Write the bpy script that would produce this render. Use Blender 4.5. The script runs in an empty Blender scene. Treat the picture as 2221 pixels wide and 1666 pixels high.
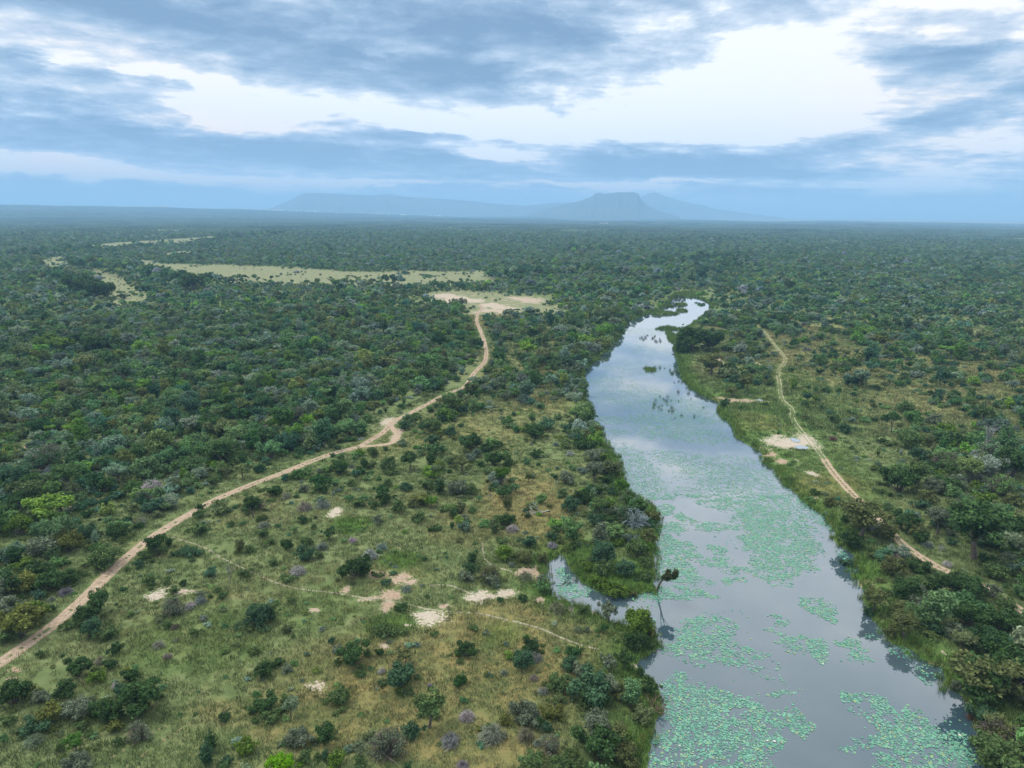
import bpy, math, random
import numpy as np
from mathutils import Matrix, Vector, Euler

random.seed(7)
rng = np.random.default_rng(7)
S = bpy.context.scene
COL = S.collection

# ------------------------------------------------------------------ camera
CAM_H = 60.0
FPX = 1540.0            # focal length in the pixels of the 2221 x 1666 photograph
cam_d = bpy.data.cameras.new("camera")
cam_d.sensor_width = 36.0
cam_d.lens = FPX / 2221.0 * 36.0
cam_d.clip_start = 1.0
cam_d.clip_end = 120000.0
cam = bpy.data.objects.new("camera", cam_d)
COL.objects.link(cam)
R = Matrix.Rotation(math.radians(90 - 13.45), 3, 'X') @ Matrix.Rotation(math.radians(0.50), 3, 'Z')
cam.matrix_world = Matrix.Translation((0, 0, CAM_H)) @ R.to_4x4()
S.camera = cam
RN = np.array(R)

def pdir(px, py):
    px = np.asarray(px, float); py = np.asarray(py, float)
    d = np.stack([(px - 1110.5) / FPX, -(py - 833.0) / FPX, -np.ones_like(px)], -1)
    d = d @ RN.T
    return d / np.linalg.norm(d, axis=-1, keepdims=True)

def project(P):
    q = (np.asarray(P, float) - np.array([0, 0, CAM_H])) @ RN
    z = np.where(q[..., 2] < -0.1, -q[..., 2], np.nan)
    return 1110.5 + q[..., 0] / z * FPX, 833.0 - q[..., 1] / z * FPX, z

def px_az_el(px, py):
    d = pdir(px, py)
    return math.atan2(d[0], d[1]), math.asin(d[2])

# ------------------------------------------------------------------ world (sky + cloud deck)
SUN_EL, SUN_AZ = math.radians(58), math.radians(-75)      # azimuth measured from +Y towards +X
world = bpy.data.worlds.new("World")
S.world = world
world.use_nodes = True
wt = world.node_tree
for n in list(wt.nodes): wt.nodes.remove(n)

class NT:
    """tiny helper for wiring math nodes"""
    def __init__(s, tree): s.t = tree
    def new(s, kind, **kw):
        n = s.t.nodes.new(kind)
        for k, v in kw.items(): setattr(n, k, v)
        return n
    def put(s, sock, v):
        if isinstance(v, bpy.types.NodeSocket): s.t.links.new(v, sock)
        elif v is not None: sock.default_value = v
    def m(s, op, a, b=None, c=None, clamp=False):
        n = s.new('ShaderNodeMath', operation=op, use_clamp=clamp)
        s.put(n.inputs[0], a); s.put(n.inputs[1], b)
        if c is not None: s.put(n.inputs[2], c)
        return n.outputs[0]
    def xyz(s, x, y, z):
        n = s.new('ShaderNodeCombineXYZ')
        for i, v in enumerate((x, y, z)): s.put(n.inputs[i], v)
        return n.outputs[0]
    def noise(s, vec, scale, detail=4, rough=0.5, dist=0.0):
        n = s.new('ShaderNodeTexNoise')
        s.put(n.inputs['Vector'], vec)
        n.inputs['Scale'].default_value = scale; n.inputs['Detail'].default_value = detail
        n.inputs['Roughness'].default_value = rough; n.inputs['Distortion'].default_value = dist
        return n.outputs['Fac']
    def mix(s, f, a, b):
        n = s.new('ShaderNodeMix', data_type='RGBA')
        s.put(n.inputs[0], f); s.put(n.inputs[6], a if not isinstance(a, tuple) else (*a, 1)); s.put(n.inputs[7], b if not isinstance(b, tuple) else (*b, 1))
        return n.outputs[2]
    def ramp(s, f, stops):
        n = s.new('ShaderNodeValToRGB')
        e = n.color_ramp.elements
        while len(e) < len(stops): e.new(0.5)
        for el, (p, c) in zip(e, stops): el.position = p; el.color = (*c, 1) if len(c) == 3 else c
        s.put(n.inputs[0], f)
        return n.outputs[0]
    def rng(s, v, a, b, lo=0.0, hi=1.0, smooth=False):
        n = s.new('ShaderNodeMapRange')
        if smooth: n.interpolation_type = 'SMOOTHSTEP'
        s.put(n.inputs['Value'], v)
        n.inputs['From Min'].default_value = a; n.inputs['From Max'].default_value = b
        n.inputs['To Min'].default_value = lo; n.inputs['To Max'].default_value = hi
        return n.outputs[0]

w = NT(wt)
tc = w.new('ShaderNodeTexCoord').outputs['Generated']
sep = w.new('ShaderNodeSeparateXYZ'); w.put(sep.inputs[0], tc)
X, Y, Z = sep.outputs
az = w.m('ARCTAN2', X, Y); el = w.m('ARCSINE', Z)
elp = w.m('MAXIMUM', el, 0.0)
inv = w.m('DIVIDE', 1.0, w.m('ADD', w.m('MAXIMUM', Z, 0.0), 0.11))
PX, PY = w.m('MULTIPLY', X, inv), w.m('MULTIPLY', Y, inv)       # point on the cloud deck
deck = w.xyz(PX, PY, 0.0)
rot = w.xyz(w.m('ADD', PX, w.m('MULTIPLY', PY, 0.35)), w.m('MULTIPLY', PY, 1.0), 3.0)
streak = w.xyz(w.m('MULTIPLY', az, 2.2), w.m('MULTIPLY', w.m('ADD', el, w.m('MULTIPLY', az, 0.06)), 15.0), 0.0)
nA = w.m('SUBTRACT', w.noise(rot, 1.3, 6, 0.58), 0.5)
nB = w.m('SUBTRACT', w.noise(streak, 1.6, 6, 0.62), 0.5)
nC = w.m('SUBTRACT', w.noise(w.xyz(w.m('MULTIPLY', az, 3.0), w.m('MULTIPLY', el, 7.0), 7.0), 2.2, 7, 0.6, 0.3), 0.5)
nD = w.m('SUBTRACT', w.noise(deck, 5.0, 5, 0.6), 0.5)
waz = w.m('ADD', az, w.m('MULTIPLY', nC, 0.22))
wel = w.m('ADD', el, w.m('ADD', w.m('MULTIPLY', nB, 0.035), w.m('MULTIPLY', nC, 0.045)))
P2 = w.xyz(waz, wel, 0.0)

def blob(cx, cy, rx, ry, rot_deg, amp, src=P2):
    a, e = px_az_el(cx, cy)
    mp = w.new('ShaderNodeMapping', vector_type='TEXTURE')
    w.put(mp.inputs['Vector'], src)
    mp.inputs['Location'].default_value = (a, e, 0)
    mp.inputs['Rotation'].default_value = (0, 0, math.radians(-rot_deg))
    mp.inputs['Scale'].default_value = (rx / FPX * 1.5, ry / FPX * 1.5, 1)
    g = w.new('ShaderNodeTexGradient', gradient_type='SPHERICAL')
    w.put(g.inputs[0], mp.outputs[0])
    s = w.rng(g.outputs['Fac'], 0, 1, 0, amp, smooth=True)
    return s

def total(lst, start):
    t = start
    for b in lst: t = w.m('ADD', t, blob(*b))
    return t

BLOBS = [  # cx, cy, rx, ry, tilt, amount  (in photo pixels, turned into azimuth / elevation)
 (1480, 250, 420, 110, -4, .75), (1350, 215, 220, 70, 5, .2), (1680, 190, 190, 105, 12, .5), (1620, 60, 190, 70, 0, .42),
 (1400, 155, 210, 50, -12, .3), (660, 215, 340, 30, 9, .58), (980, 250, 240, 42, 6, .42), (560, 265, 170, 30, 4, .45),
 (180, 62, 260, 22, 6, .32), (330, 60, 380, 34, 10, -.25), (420, 140, 330, 30, 10, -.3), (300, 10, 300, 30, 0, -.15), (125, 132, 45, 22, 0, .5), (60, 190, 200, 30, 5, .2), (400, 180, 130, 30, 14, .35),
 (180, 370, 420, 17, 3, 1.0), (800, 396, 420, 8, 1, .6), (1300, 398, 260, 7, 0, .8), (1060, 330, 160, 14, 0, .3),
 (1950, 350, 260, 36, 0, .45), (1700, 400, 330, 20, 0, .42), (1930, 10, 260, 40, -10, .30), (2130, 100, 220, 120, 0, .12), (1960, 90, 150, 30, 10, -.16), (2050, 150, 170, 34, 12, -.14),
 (1600, 440, 120, 14, 0, .35), (980, 285, 200, 14, 0, .3), (890, 115, 40, 12, 0, .25), (500, 140, 50, 25, -30, .25),
 (700, 80, 640, 120, 5, -.17), (1150, 60, 430, 110, -4, -.22), (1540, 120, 270, 60, -14, -.55), (1080, 180, 330, 45, 4, -.32),
 (1270, 230, 110, 24, 8, -.42), (1580, 352, 360, 38, 0, -.80), (1780, 378, 160, 16, 0, -.42), (1860, 300, 200, 30, -9, -.72),
 (1240, 365, 330, 26, 2, -.42), (1130, 305, 150, 16, 8, -.35), (450, 315, 560, 36, 3, -.32), (250, 260, 330, 40, 6, -.22),
 (170, 150, 240, 20, 5, -.22), (2160, 215, 130, 18, -12, -.30), (2110, 112, 110, 12, 0, -.3), (1930, 185, 170, 55, -10, -.34), (2120, 260, 200, 60, 0, .15),
 (2050, 430, 330, 26, 0, -.22), (350, 415, 700, 26, 0, -.38), (1700, 425, 260, 12, 0, -.22), (1200, 404, 300, 10, 0, -.35),
 (700, 350, 300, 14, 2, -.2), (300, 340, 300, 9, 3, -.15)]
base = w.m('ADD', 0.50, w.m('MULTIPLY', nA, 0.45))
base = w.m('ADD', base, w.m('MULTIPLY', nB, w.rng(el, 0.04, 0.28, 2.3, 0.9)))
base = w.m('ADD', base, w.m('MULTIPLY', nD, 0.95))
base = w.m('ADD', base, w.m('MULTIPLY', nC, 1.0))
nE = w.m('SUBTRACT', w.noise(w.xyz(w.m('MULTIPLY', waz, 5.0), w.m('MULTIPLY', wel, 13.0), 2.0), 3.2, 7, 0.62, 0.5), 0.5)
base = w.m('ADD', base, w.m('MULTIPLY', nE, 0.6))
tone = total(BLOBS, base)
cloud = w.ramp(tone, [(0.0, (0.16, 0.255, 0.40)), (0.25, (0.25, 0.355, 0.50)), (0.45, (0.38, 0.475, 0.61)), (0.66, (0.60, 0.67, 0.76)), (0.84, (0.95, 0.93, 0.90))])
WARM = [(150, 370, 480, 18, 3, .9), (850, 398, 420, 9, 1, .7), (1280, 398, 300, 9, 0, .8), (2080, 170, 260, 150, 0, .30), (530, 270, 200, 30, 0, .45),
        (250, 90, 300, 50, 5, .35), (1900, 345, 260, 25, 0, .25), (1100, 350, 500, 30, 0, .25), (250, 310, 400, 50, 0, .3), (2100, 280, 240, 100, 0, .15), (200, 200, 330, 40, 5, .25)]
warm = total(WARM, w.m('MULTIPLY', nA, 0.15))
warm = w.m('MULTIPLY', warm, w.rng(tone, 0.35, 0.75))
warm = w.m('MULTIPLY', w.m('MAXIMUM', warm, 0.0), 1.3, clamp=True)
cl2 = w.new('ShaderNodeMix', data_type='RGBA', blend_type='MULTIPLY')
w.put(cl2.inputs[0], warm); w.put(cl2.inputs[6], cloud); cl2.inputs[7].default_value = (1.18, 0.97, 0.84, 1)
# blue-violet cast of the cloud bases low over the horizon on the left
lowblue = w.m('MULTIPLY', w.rng(el, 0.0, 0.16, 1.0, 0.0), w.rng(az, -0.9, 0.75, 1.0, 0.35))
cl3 = w.new('ShaderNodeMix', data_type='RGBA', blend_type='MULTIPLY')
w.put(cl3.inputs[0], lowblue); w.put(cl3.inputs[6], cl2.outputs[2]); cl3.inputs[7].default_value = (0.84, 0.90, 1.10, 1)
sky = w.new('ShaderNodeTexSky', sky_type='NISHITA', sun_disc=False)
sky.sun_elevation = SUN_EL; sky.sun_rotation = SUN_AZ; sky.altitude = 400
bg_sky = w.new('ShaderNodeBackground'); w.put(bg_sky.inputs[0], sky.outputs[0]); bg_sky.inputs[1].default_value = 0.10
zen = w.mix(w.m('MULTIPLY', w.rng(el, 0.255, 0.42, 0.0, 1.0, smooth=True), 0.72), cl3.outputs[2], (0.70, 0.70, 0.69))     # higher up the deck is a plain pale grey
bg_cl = w.new('ShaderNodeBackground'); w.put(bg_cl.inputs[0], zen); w.put(bg_cl.inputs[1], w.m('ADD', w.m('SUBTRACT', w.rng(el, 0.25, 0.38, 0.78, 1.24, smooth=True), w.rng(el, 0.48, 0.70, 0.0, 0.42, smooth=True)), w.rng(el, 0.75, 1.1, 0.0, 1.25, smooth=True)))      # the deck is brightest overhead
mx = w.new('ShaderNodeMixShader'); mx.inputs[0].default_value = 0.93      # nearly closed cloud deck over the clear sky
w.put(mx.inputs[1], bg_sky.outputs[0]); w.put(mx.inputs[2], bg_cl.outputs[0])
wo = w.new('ShaderNodeOutputWorld'); w.put(wo.inputs['Surface'], mx.outputs[0])
world.cycles.sampling_method = 'MANUAL'; world.cycles.sample_map_resolution = 512

# ------------------------------------------------------------------ sun
sd = bpy.data.lights.new("sun", 'SUN'); sd.energy = 1.5; sd.angle = math.radians(22); sd.color = (1.0, 0.95, 0.88)
so = bpy.data.objects.new("sun", sd); COL.objects.link(so)
sv = Vector((math.sin(SUN_AZ) * math.cos(SUN_EL), math.cos(SUN_AZ) * math.cos(SUN_EL), math.sin(SUN_EL)))
so.rotation_euler = sv.to_track_quat('Z', 'Y').to_euler()

S.view_settings.view_transform = 'Standard'; S.view_settings.look = 'None'
S.view_settings.exposure = 0.76; S.view_settings.gamma = 1.0
S.cycles.use_denoising = True
S.cycles.max_bounces = 5; S.cycles.diffuse_bounces = 2; S.cycles.glossy_bounces = 2; S.cycles.transparent_max_bounces = 4
S.cycles.volume_bounces = 1; S.cycles.caustics_reflective = False; S.cycles.caustics_refractive = False
S.render.use_persistent_data = False

# ------------------------------------------------------------------ helpers
WATER_Z = -1.0

def mesh_np(name, V, F, mats, fmat=None, smooth=False):
    """V (n,3); F: (m,k) array or list of arrays of the same polygon size"""
    V = np.asarray(V, np.float32); Fs = [np.asarray(f, np.int32) for f in (F if isinstance(F, list) else [F]) if len(f)]
    me = bpy.data.meshes.new(name)
    nl = sum(f.size for f in Fs); npoly = sum(len(f) for f in Fs)
    me.vertices.add(len(V)); me.vertices.foreach_set('co', V.ravel())
    me.loops.add(nl); me.polygons.add(npoly)
    me.loops.foreach_set('vertex_index', np.concatenate([f.ravel() for f in Fs]))
    tot = np.concatenate([np.full(len(f), f.shape[1], np.int32) for f in Fs])
    me.polygons.foreach_set('loop_start', np.concatenate([[0], np.cumsum(tot)[:-1]]).astype(np.int32))
    me.polygons.foreach_set('loop_total', tot)
    for mt in mats: me.materials.append(mt)
    if fmat is not None: me.polygons.foreach_set('material_index', np.asarray(fmat, np.int32))
    if smooth: me.polygons.foreach_set('use_smooth', np.ones(npoly, bool))
    me.update(calc_edges=True)
    return me

def link(name, me, parent=None, loc=None, rot=None, scale=None):
    o = bpy.data.objects.new(name, me); COL.objects.link(o)
    if parent: o.parent = parent
    if loc is not None: o.location = loc
    if rot is not None: o.rotation_euler = rot
    if scale is not None: o.scale = scale
    return o

def tag(o, label=None, cat=None, group=None, kind=None):
    if label: o['label'] = label
    if cat: o['category'] = cat
    if group: o['group'] = group
    if kind: o['kind'] = kind
    return o

def lerp(a, b, t): return a + (b - a) * t
def sstep(a, b, x):
    t = np.clip((x - a) / (b - a), 0, 1); return t * t * (3 - 2 * t)

_perm = rng.random((256, 256))
def vnoise(x, y):
    """smooth value noise in 0..1, lattice spacing 1"""
    xi = np.floor(x).astype(int); yi = np.floor(y).astype(int)
    fx = x - xi; fy = y - yi
    fx = fx * fx * (3 - 2 * fx); fy = fy * fy * (3 - 2 * fy)
    g = lambda i, j: _perm[(xi + i) & 255, (yi + j) & 255]
    return lerp(lerp(g(0, 0), g(1, 0), fx), lerp(g(0, 1), g(1, 1), fx), fy)
def fbm(x, y, o=4):
    s = 0; a = 0.5; t = 0
    for i in range(o):
        s = s + a * vnoise(x * 2**i + 17.3 * i, y * 2**i + 5.1 * i); t += a; a *= 0.5
    return s / t

def base_h(x, y):
    """height of the land away from the river"""
    r = np.hypot(x, y); a = np.arctan2(x, y)
    amp = sstep(750, 2600, r) * 7 + sstep(2600, 9000, r) * 16
    h = amp * (fbm(x / 900 + 3, y / 900 + 8, 3) - 0.5) * 2
    h = h + sstep(1300, 3000, r) * 10 * np.exp(-((a + 0.05) / 0.35) ** 2) * np.exp(-((r - 2700) / 1200) ** 2)
    # low ridge that carries the far settlement, left of the view
    h = h + (92 * np.exp(-((a + 0.50) / 0.36) ** 2) + 30 * np.exp(-((a + 0.75) / 0.25) ** 2)) * np.exp(-((r - 9500) / 2600) ** 2)
    return h

def g2(px, py, z=0.0):
    d = pdir(px, py); t = (z - CAM_H) / d[..., 2]
    return d[..., 0] * t, d[..., 1] * t
def ground(px, py):
    """pixel of the photograph -> point on the land"""
    z = np.zeros_like(np.asarray(px, float))
    for _ in range(14):
        x, y = g2(px, py, z); z = 0.5 * z + 0.5 * np.minimum(base_h(x, y), 40)
    return x, y, base_h(x, y)

# ------------------------------------------------------------------ river outline (photo pixels at water level)
RIV = [(1470,636),(1456,648),(1446,664),(1420,673),(1404,680),(1385,687),(1367,695),(1353,705),(1347,722),(1332,740),(1312,760),(1294,778),(1275,793),
 (1264,808),(1262,830),(1268,852),(1274,880),(1282,905),(1303,928),(1304,951),(1320,973),(1335,990),(1346,1010),(1353,1040),(1356,1062),(1385,1082),
 (1418,1100),(1428,1128),(1424,1140),(1426,1163),(1418,1180),(1416,1216),(1420,1254),(1426,1276),(1410,1283),(1388,1290),(1360,1296),(1335,1295),
 (1308,1286),(1285,1276),(1262,1260),(1243,1240),(1230,1218),(1221,1202),(1211,1203),(1198,1216),(1180,1238),(1183,1252),(1190,1264),(1196,1290),
 (1212,1302),(1230,1308),(1258,1320),(1285,1328),(1307,1338),(1335,1350),(1365,1356),(1392,1362),(1418,1375),(1434,1402),(1411,1414),(1386,1430),(1377,1442),
 (1385,1455),(1410,1475),(1436,1498),(1444,1525),(1440,1546),(1421,1557),(1419,1577),(1408,1595),(1410,1615),(1402,1643),(1396,1666),(1390,1720),(1380,1800),
 (2190,1800),(2160,1720),(2136,1668),(2128,1648),(2130,1620),(2134,1590),(2128,1562),(2112,1541),(2100,1525),(2088,1509),(2062,1497),(2050,1481),(2047,1450),
 (2022,1437),(2000,1427),(1964,1401),(1930,1390),(1912,1362),(1890,1340),(1878,1310),(1874,1285),(1866,1262),(1856,1247),(1858,1226),(1856,1211),(1838,1196),
 (1822,1184),(1806,1167),(1813,1153),(1802,1140),(1784,1119),(1761,1100),(1736,1078),(1711,1058),(1698,1042),(1683,1020),(1661,1006),(1654,986),(1630,969),
 (1604,952),(1594,928),(1571,908),(1557,889),(1569,876),(1548,868),(1528,858),(1500,841),(1488,825),(1479,808),(1476,790),(1470,776),(1466,760),(1462,745),
 (1466,736),(1470,723),(1484,713),(1500,706),(1508,698),(1522,688),(1538,677),(1546,662),(1530,652),(1512,646),(1495,640)]
rx, ry = g2(np.array([p[0] for p in RIV], float), np.array([p[1] for p in RIV], float), WATER_Z)
RP = np.stack([rx, ry], 1)

def poly_sd(x, y, P):
    """signed distance, negative inside"""
    out = np.full(x.shape, 1e9); ins = np.zeros(x.shape, bool)
    n = len(P)
    for i in range(n):
        ax, ay = P[i]; bx, by = P[(i + 1) % n]
        ex, ey = bx - ax, by - ay
        t = np.clip(((x - ax) * ex + (y - ay) * ey) / (ex * ex + ey * ey + 1e-9), 0, 1)
        out = np.minimum(out, (x - ax - t * ex) ** 2 + (y - ay - t * ey) ** 2)
        c = ((ay > y) != (by > y)) & (x < (bx - ax) * (y - ay) / (by - ay + 1e-12) + ax)
        ins ^= c
    d = np.sqrt(out)
    return np.where(ins, -d, d)

ISLES = [(1440,680,28,2.5),(1478,661,10,2),(1448,663,8,2),(1478,674,9,1.8),(1450,713,22,2.5),(1460,728,7,6),
         (1466,742,7,8),(1411,802,9,2.2),(1500,640,30,4)]
isl = []
for (cx, cy, a, b) in ISLES:
    x0, y0 = g2(cx, cy, WATER_Z); x1, _ = g2(cx + a, cy, WATER_Z); _, y1 = g2(cx, cy - b, WATER_Z)
    isl.append((float(x0), float(y0), float(abs(x1 - x0)), float(abs(y1 - y0))))

def river_sd(x, y):
    """distance to the shore (negative = water), with a slightly ragged shoreline"""
    x = np.asarray(x, float); y = np.asarray(y, float)
    out = np.full(x.shape, 300.0)
    m = (x > -20) & (x < 260) & (y > 40) & (y < 620)
    if m.any():
        xs, ys = x[m], y[m]
        d = poly_sd(xs, ys, RP)
        d = d + (fbm(xs / 2.2, ys / 2.2, 3) - 0.5) * 1.6
        for (a, b, c, e) in isl:
            q = np.hypot((xs - a) / c, (ys - b) / e)
            dd = (1 - q) * min(c, e) + (fbm(xs / 2.0, ys / 3.0, 2) - 0.5) * 3
            d = np.maximum(d, np.where(q < 1.6, dd, -1e9))
        out[m] = d
    return out

def land_z(x, y, d=None):
    if d is None: d = river_sd(x, y)
    h = base_h(x, y) + 0.12 * (fbm(x / 6, y / 6, 3) - 0.5)
    bank = np.where(d < 0, WATER_Z - 0.02 + np.maximum(d, -4) * 0.35, WATER_Z + 0.05 + (h - WATER_Z) * sstep(0, 4.5, d) * 1.0)
    return np.where(d < 6, np.where(d < 0, bank, np.minimum(bank, h)), h)

# ------------------------------------------------------------------ tracks (photo pixels)
ROAD = [(-260,1575),(-120,1505),(0,1438),(60,1395),(110,1360),(162,1318),(215,1267),(266,1219),(316,1176),(359,1146),(425,1106),(473,1080),(549,1049),(570,1042),(620,1024),(656,1009),(712,987),(747,977),(780,969)]
ROAD_UP = [(780,969),(800,957),(815,949),(832,938),(843,926),(846,920),(860,910),(881,901),(905,888),(931,875),(955,861),(974,852),(1000,845),(1010,838),(1020,822),(1031,805),(1046,793),(1054,781),(1055,758),(1048,731),(1038,708),(1034,698),(1034,684),(1042,674),(1046,668),(1040,661)]
ROAD_LOOP = [(780,969),(800,968),(821,966),(845,964),(858,956),(864,947),(859,938),(852,930),(847,921)]
RIGHT_A = [(1654,714),(1667,731),(1681,751),(1700,772),(1706,783),(1690,800),(1687,812),(1691,831),(1692,850),(1697,870),(1721,888),(1716,905),(1734,932),(1758,959),(1781,985),(1802,1019),(1825,1045),(1847,1070),(1880,1100),(1915,1140),(1943,1166),(1964,1186),(2009,1216),(2052,1239),(2090,1253),(2133,1272),(2179,1302),(2222,1328),(2300,1372),(2420,1440)]
FOOT = [[(375,1166),(443,1186),(481,1211),(519,1229),(560,1247),(611,1270),(661,1280),(735,1287),(788,1297),(828,1302),(860,1305),(887,1312),(940,1324),(990,1328),(1041,1330),(1079,1340),(1120,1349),(1171,1362),(1221,1385),(1262,1400),(1307,1412)],
        [(932,1270),(960,1269),(985,1271),(1011,1285),(1036,1292)], [(1046,1178),(1048,1205),(1055,1218),(1071,1229),(1095,1236),(1120,1243)],
        [(727,1115),(778,1120),(813,1156),(864,1186),(900,1215)], [(266,1668),(329,1623),(405,1573),(456,1547),(520,1520)], [(230,1650),(300,1608),(380,1562)],
        [(1718,991),(1749,1011),(1782,1037),(1800,1045)], [(2040,1405),(2055,1418),(2075,1436),(2090,1450)], [(1290,860),(1180,960),(1150,1000)], [(1200,880),(1188,905),(1160,935)]]
FARROAD = [(934,503),(942,508),(951,516)]

def dense(pts, step=1.2):
    x, y = g2(np.array([p[0] for p in pts], float), np.array([p[1] for p in pts], float))
    P = np.stack([x, y], 1)
    for _ in range(2):      # corner cutting
        Q = [P[0]]
        for a, b in zip(P[:-1], P[1:]): Q += [a * .75 + b * .25, a * .25 + b * .75]
        P = np.array(Q + [P[-1]])
    L = np.concatenate([[0], np.cumsum(np.hypot(*(P[1:] - P[:-1]).T))])
    s = np.arange(0, L[-1], step)
    return np.stack([np.interp(s, L, P[:, 0]), np.interp(s, L, P[:, 1])], 1)

TR = [(dense(ROAD), 1.75), (dense(ROAD_UP), 1.75), (dense(ROAD_LOOP), 1.75), (dense(RIGHT_A), 1.5)] + [(dense(f, 0.8), 0.5) for f in FOOT]
_tp = np.concatenate([t[0] for t in TR]); _tw = np.concatenate([np.full(len(t[0]), t[1]) for t in TR])
_cell = {}
for i, (a, b) in enumerate(_tp): _cell.setdefault((int(a // 8), int(b // 8)), []).append(i)
def track_dist(x, y):
    best = 99.0
    cx, cy = int(x // 8), int(y // 8)
    for i in (cx - 1, cx, cx + 1):
        for j in (cy - 1, cy, cy + 1):
            ids = _cell.get((i, j))
            if ids:
                q = _tp[ids]; best = min(best, float(np.min(np.hypot(q[:, 0] - x, q[:, 1] - y) - _tw[ids])))
    return best

# bare soil patches: cx, cy, rx, ry, paleness(0 pinkish .. 1 white)
SAND = [(338,1291,24,12,1),(395,1284,30,8,.7),(727,1112,16,11,1),(1038,1292,26,13,1),(1072,1293,30,7,.9),(1102,1285,20,8,.9),(868,1257,24,12,.4),(892,1262,18,8,.5),(852,1288,24,14,.3),(808,1297,22,4,.6),
 (815,1247,24,9,.3),(833,1326,11,8,.4),(930,1338,36,17,1),(884,1356,10,6,.9),(1712,961,52,13,1),(1752,958,24,16,1),(1761,1028,14,6,.9),(748,1280,14,6,.4),(685,1322,15,7,.5),(680,1491,28,12,.8),
 (837,1398,14,6,.7),(862,1376,8,3,.7),(240,1238,16,26,.2),(215,1262,16,10,.2),(62,970,12,8,.2),(70,998,6,18,.2),(140,1103,16,12,.1),(168,1093,8,5,.3),(35,1455,18,6,.2),(25,1472,14,5,.2),
 (1152,1238,22,14,.35),(1170,1250,14,8,.4),(1379,1430,12,8,.7),(1877,1254,24,6,.4),(1590,869,52,5,.4),(1548,861,20,4,.4),(1672,982,16,8,.3),(1695,1000,14,6,.3),(1690,1024,8,4,.8),(1767,1077,7,4,.4),
 (845,916,20,10,.9),(862,944,12,16,.6),(1000,652,60,9,.85),(1075,662,70,10,.8),(1120,652,60,8,.6),(960,642,40,6,.8),(1060,675,40,6,.7),(1172,1300,14,9,.4),(840,1312,16,10,.3),(965,1313,16,5,.4),
 (1290,1316,14,4,.4),(1555,776,12,6,.3),(1560,785,10,6,.3),(780,762,10,3,.4),(180,1560,12,6,.2),(1230,1318,14,4,.3),(1685,945,14,3,.8),(1135,1241,14,8,.4),(2100,1515,14,6,.3),
 (2020,1430,20,6,.15),(118,574,10,4,.5),(690,692,40,5,.25),(190,706,50,5,.2),(460,710,40,5,.3),(1640,790,10,5,.3),(1930,505,60,1.6,.2),(1545,488,18,1.5,.4),(415,1000,10,8,.1)]
# open grassland polygons far away
MEADOWS = [
 [(290,566),(335,564),(345,572),(400,573),(480,574),(560,577),(640,580),(740,588),(820,590),(900,587),(960,590),(1040,588),(1090,596),(1078,614),(1000,618),(930,621),(860,620),(780,620),(700,621),(600,619),(520,615),(450,612),(405,602),(370,592),(310,583)],
 [(1060,592),(1120,583),(1215,584),(1225,588),(1150,594),(1090,600)],
 [(190,584),(235,586),(272,604),(300,624),(322,660),(272,664),(225,662),(212,630),(198,610)],
 [(80,566),(132,556),(150,568),(148,596),(104,594)],
 [(170,533),(240,527),(330,521),(400,517),(470,512),(470,522),(400,530),(330,536),(240,543),(175,549)],
 [(340,548),(420,544),(430,550),(360,556)],
 [(930,634),(1000,630),(1110,640),(1215,668),(1215,682),(1120,684),(1060,690),(1035,690),(1010,668),(925,648)]]
MEADOW_W = []
for P in MEADOWS:
    x, y, _ = ground(np.array([p[0] for p in P], float), np.array([p[1] for p in P], float)); MEADOW_W.append(np.stack([x, y], 1))
STRAW = [(900,1480,200,90,.8),(1050,1440,160,80,.9),(720,1560,150,60,.7),(1140,1080,70,60,.9),(1000,930,120,40,.4),(1160,1120,50,30,.7),(1220,1145,30,20,1),(1175,1170,15,15,.9),(1790,1050,60,16,1),(1640,915,40,14,1),
 (1950,800,260,60,.6),(1900,740,200,40,.5),(2100,770,150,70,.5),(560,1100,60,30,.3),(330,1190,60,20,.4),(860,960,60,25,.5),(700,1500,90,60,.4),(1250,1380,70,30,.5),(1000,1600,150,60,.8),(480,1555,60,20,.5),
 (860,1250,60,30,.3),(1080,1360,80,40,.8),(1150,1400,80,30,.7),(1110,690,120,14,.6),(1150,780,100,30,.5),(1180,840,60,40,.5),(1040,1140,80,30,.4),(980,1400,60,40,1),(1010,1450,60,30,1)]
LUSH = [(1700,950,80,60,.45),(1775,1010,60,60,.45),(1650,880,60,40,.5),(1700,830,60,60,.3),(1340,1260,90,40,1),(1270,1220,40,40,.8),(1640,960,50,40,.7),(760,1140,30,14,1),(870,1215,30,14,.9),(1860,1235,40,20,.9),(1330,1030,20,50,.9),(1080,1380,30,20,.5),(840,1360,40,18,.8),(1700,1050,40,30,.6),(700,1310,70,30,.25),(420,1400,120,50,.3)]

def mask_px(px, py, lst, soft=0.5):
    out = np.zeros(px.shape)
    for e in lst:
        q = np.hypot((px - e[0]) / e[2], (py - e[1]) / e[3])
        out = np.maximum(out, np.clip((1 + soft - q) / soft, 0, 1) * e[4])
    return out
# the ellipses above become fixed ellipses on the land
def to_world(lst):
    W = []
    for e in lst:
        x, y, _ = ground(np.array([e[0], e[0] + e[2], e[0], e[0]], float), np.array([e[1], e[1], e[1] - e[3], e[1] + e[3]], float))
        W.append((x[0], 0.5 * (y[2] + y[3]), abs(x[1] - x[0]), 0.5 * abs(y[2] - y[3]), e[4]))
    return W
SAND_W, STRAW_W, LUSH_W = to_world(SAND), to_world(STRAW), to_world(LUSH)

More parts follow.
